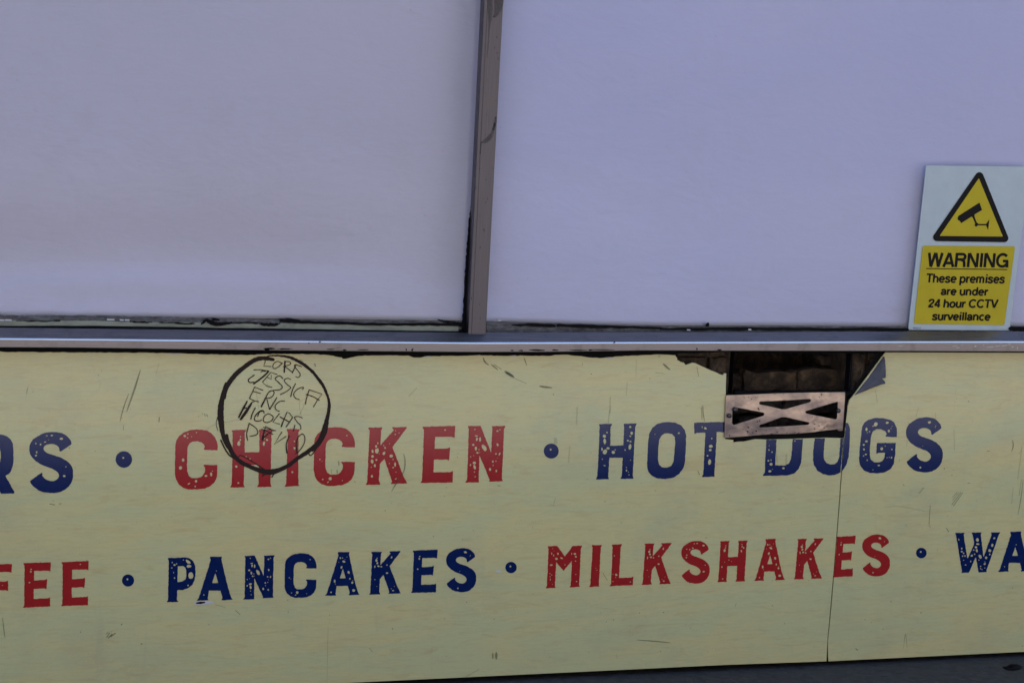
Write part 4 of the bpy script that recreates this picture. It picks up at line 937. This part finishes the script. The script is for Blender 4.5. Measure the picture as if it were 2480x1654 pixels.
ST = {   # sans capitals and small letters as pen strokes: ('l', points) straight pieces, ('s', points) curved, ('c', cx, cy, rx, ry, from, to) arc
'W': (.98, [('l',[(.08,1),(.26,0)]),('l',[(.26,0),(.47,1)]),('l',[(.51,1),(.72,0)]),('l',[(.72,0),(.90,1)])]),
'A': (.74, [('l',[(.07,0),(.36,1)]),('l',[(.38,1),(.67,0)]),('l',[(.18,.28),(.56,.28)])]),
'R': (.76, [('l',[(.1,0),(.1,1)]),('l',[(.1,.92),(.44,.92)]),('c',.44,.73,.19,.19,90,-90),('l',[(.1,.54),(.44,.54)]),('s',[(.40,.50),(.56,.44),(.60,.28),(.62,.0)])]),
'N': (.76, [('l',[(.1,0),(.1,1)]),('l',[(.12,1),(.62,0)]),('l',[(.64,0),(.64,1)])]),
'I': (.28, [('l',[(.14,0),(.14,1)])]),
'G': (.82, [('c',.42,.5,.33,.43,42,330),('l',[(.44,.45),(.78,.45)]),('l',[(.71,.45),(.73,0)])]),
'T': (.62, [('l',[(.0,.93),(.60,.93)]),('l',[(.30,0),(.30,1)])]),
'h': (.60, [('l',[(.1,0),(.1,1)]),('c',.29,.44,.19,.22,180,0),('l',[(.48,.45),(.48,0)])]),
'n': (.60, [('l',[(.1,0),(.1,.72)]),('c',.29,.44,.19,.22,180,0),('l',[(.48,.45),(.48,0)])]),
'm': (.90, [('l',[(.1,0),(.1,.72)]),('c',.26,.46,.16,.20,180,0),('l',[(.42,.47),(.42,0)]),('c',.58,.46,.16,.20,180,0),('l',[(.74,.47),(.74,0)])]),
'e': (.60, [('c',.30,.35,.22,.30,0,318),('l',[(.08,.36),(.53,.36)])]),
's': (.54, [('s',[(.46,.50),(.38,.63),(.25,.66),(.12,.60),(.11,.47),(.25,.38),(.38,.31),(.44,.19),(.37,.08),(.24,.05),(.10,.10),(.05,.21)])]),
'p': (.62, [('l',[(.1,-.28),(.1,.72)]),('c',.31,.35,.21,.30,0,360)]),
'd': (.64, [('l',[(.52,0),(.52,1)]),('c',.31,.35,.21,.30,0,360)]),
'r': (.38, [('l',[(.1,0),(.1,.72)]),('s',[(.1,.40),(.17,.58),(.36,.65)])]),
'i': (.26, [('l',[(.13,0),(.13,.72)]),('l',[(.13,.85),(.13,1)])]),
'l': (.26, [('l',[(.13,0),(.13,1)])]),
'a': (.58, [('s',[(.09,.50),(.15,.62),(.28,.66),(.41,.60),(.45,.45),(.45,.20),(.48,.0)]),('s',[(.45,.40),(.26,.36),(.10,.27),(.10,.12),(.22,.05),(.38,.10),(.45,.24)])]),
'u': (.60, [('l',[(.1,.72),(.1,.26)]),('c',.29,.27,.19,.22,180,360),('l',[(.48,0),(.48,.72)])]),
'o': (.61, [('c',.30,.35,.22,.30,0,360)]),
'c': (.56, [('c',.31,.35,.22,.30,48,312)]),
'v': (.54, [('l',[(.05,.72),(.26,.02)]),('l',[(.28,.02),(.49,.72)])]),
'V': (.68, [('l',[(.05,1),(.33,.02)]),('l',[(.35,.02),(.63,1)])]),
'C': (.78, [('c',.42,.5,.33,.43,42,318)]),
'2': (.60, [('s',[(.08,.66),(.13,.86),(.30,.93),(.47,.86),(.48,.66),(.32,.44),(.10,.12)]),('l',[(.05,.08),(.53,.08)])]),
'4': (.60, [('l',[(.42,0),(.42,1)]),('l',[(.40,.98),(.06,.28)]),('l',[(.03,.27),(.57,.27)])]),
' ': (.28, []),
}
sn = [0]
def write(mb, body, quad, w, ymin=0.0):
    TL, TR, BL, BR = quad; tot = sum(ST[ch][0] for ch in body) - .04; x = 0
    def mp(p):
        u = p[0]/tot; q = (1-p[1])/(1-ymin)
        return tuple(TL[k]*(1-u)*(1-q)+TR[k]*u*(1-q)+BL[k]*(1-u)*q+BR[k]*u*q for k in (0, 1))
    for ch in body:
        adv, strokes = ST[ch]
        for st in strokes:
            if st[0] == 'c':
                _, cx, cy, ra, rb, a0, a1 = st; n_ = 20
                pts = [(cx+ra*cos(radians(a0+(a1-a0)*k/n_)), cy+rb*sin(radians(a0+(a1-a0)*k/n_))) for k in range(n_+1)]
                sm = False
            else: pts = st[1]; sm = st[0] == 's'
            pts = [mp((x+p[0], p[1])) for p in pts]
            if sm: pts = catmull(pts, 4)
            P_ = [(p[0], p[1], w) for p in pts]
            ribbon(mb, P_, w, YS-.0015-sn[0]*3e-6, False, False, 0, False); sn[0] += 1
        x += adv
mb = MB()
for body, quad, w, ymin in (('WARNING', ((482,160),(1880,170),(456,402),(1858,414)), 6.6, 0),
                        ('These premises', ((464,520),(1815,535),(444,712),(1792,728)), 4.4, -.28),
                        ('are under', ((712,748),(1524,757),(698,886),(1508,898)), 4.4, 0),
                        ('24 hour CCTV', ((498,958),(1692,967),(478,1101),(1672,1110)), 4.4, 0),
                        ('surveillance', ((564,1180),(1566,1188),(548,1320),(1550,1328)), 4.4, 0)):
    write(mb, body, zq(*XZ, *quad), w, ymin)
mb.add(*place(*fill([zq(*XZ, (450,424),(1850,441),(1848,457),(448,440))]), YS-.0015))
mb.link('lettering', m_blk, sign)
mb = MB(); write(mb, 'WAC 2', zq(*XZ, (224,1445),(356,1447),(220,1468),(352,1470)), .8); mb.link('small_print', m_code, sign)

# ------------------------------------------------------------------ a lump of debris on the pavement
random.seed(3)
dd = wdir(Vector((2450-W/2, 1619-H/2, F))); t = (ZG - CAM.z)/dd.z; P0 = CAM + dd*t
v = []; f = []; nu, nv = 14, 7
for j in range(nv+1):
    th = pi*j/nv*.5
    for i in range(nu):
        ph = 2*pi*i/nu; r = 1+random.uniform(-.16, .16)
        v.append((P0.x+(.019+.006*cos(3*ph))*cos(ph)*cos(th)*r, P0.y+.012*sin(ph)*cos(th)*r, ZG+(.006+.004*cos(ph-.6))*sin(th)*r))
for j in range(nv):
    for i in range(nu): f.append((j*nu+i, j*nu+(i+1) % nu, (j+1)*nu+(i+1) % nu, (j+1)*nu+i))
tag(link('debris_lump', v, f, m_black, None, loc=P0, smooth=True), 'small black lump of debris lying on the pavement at the foot of the right-hand panel', 'debris')

for o in bpy.data.objects:
    if '_o' in o: del o['_o']
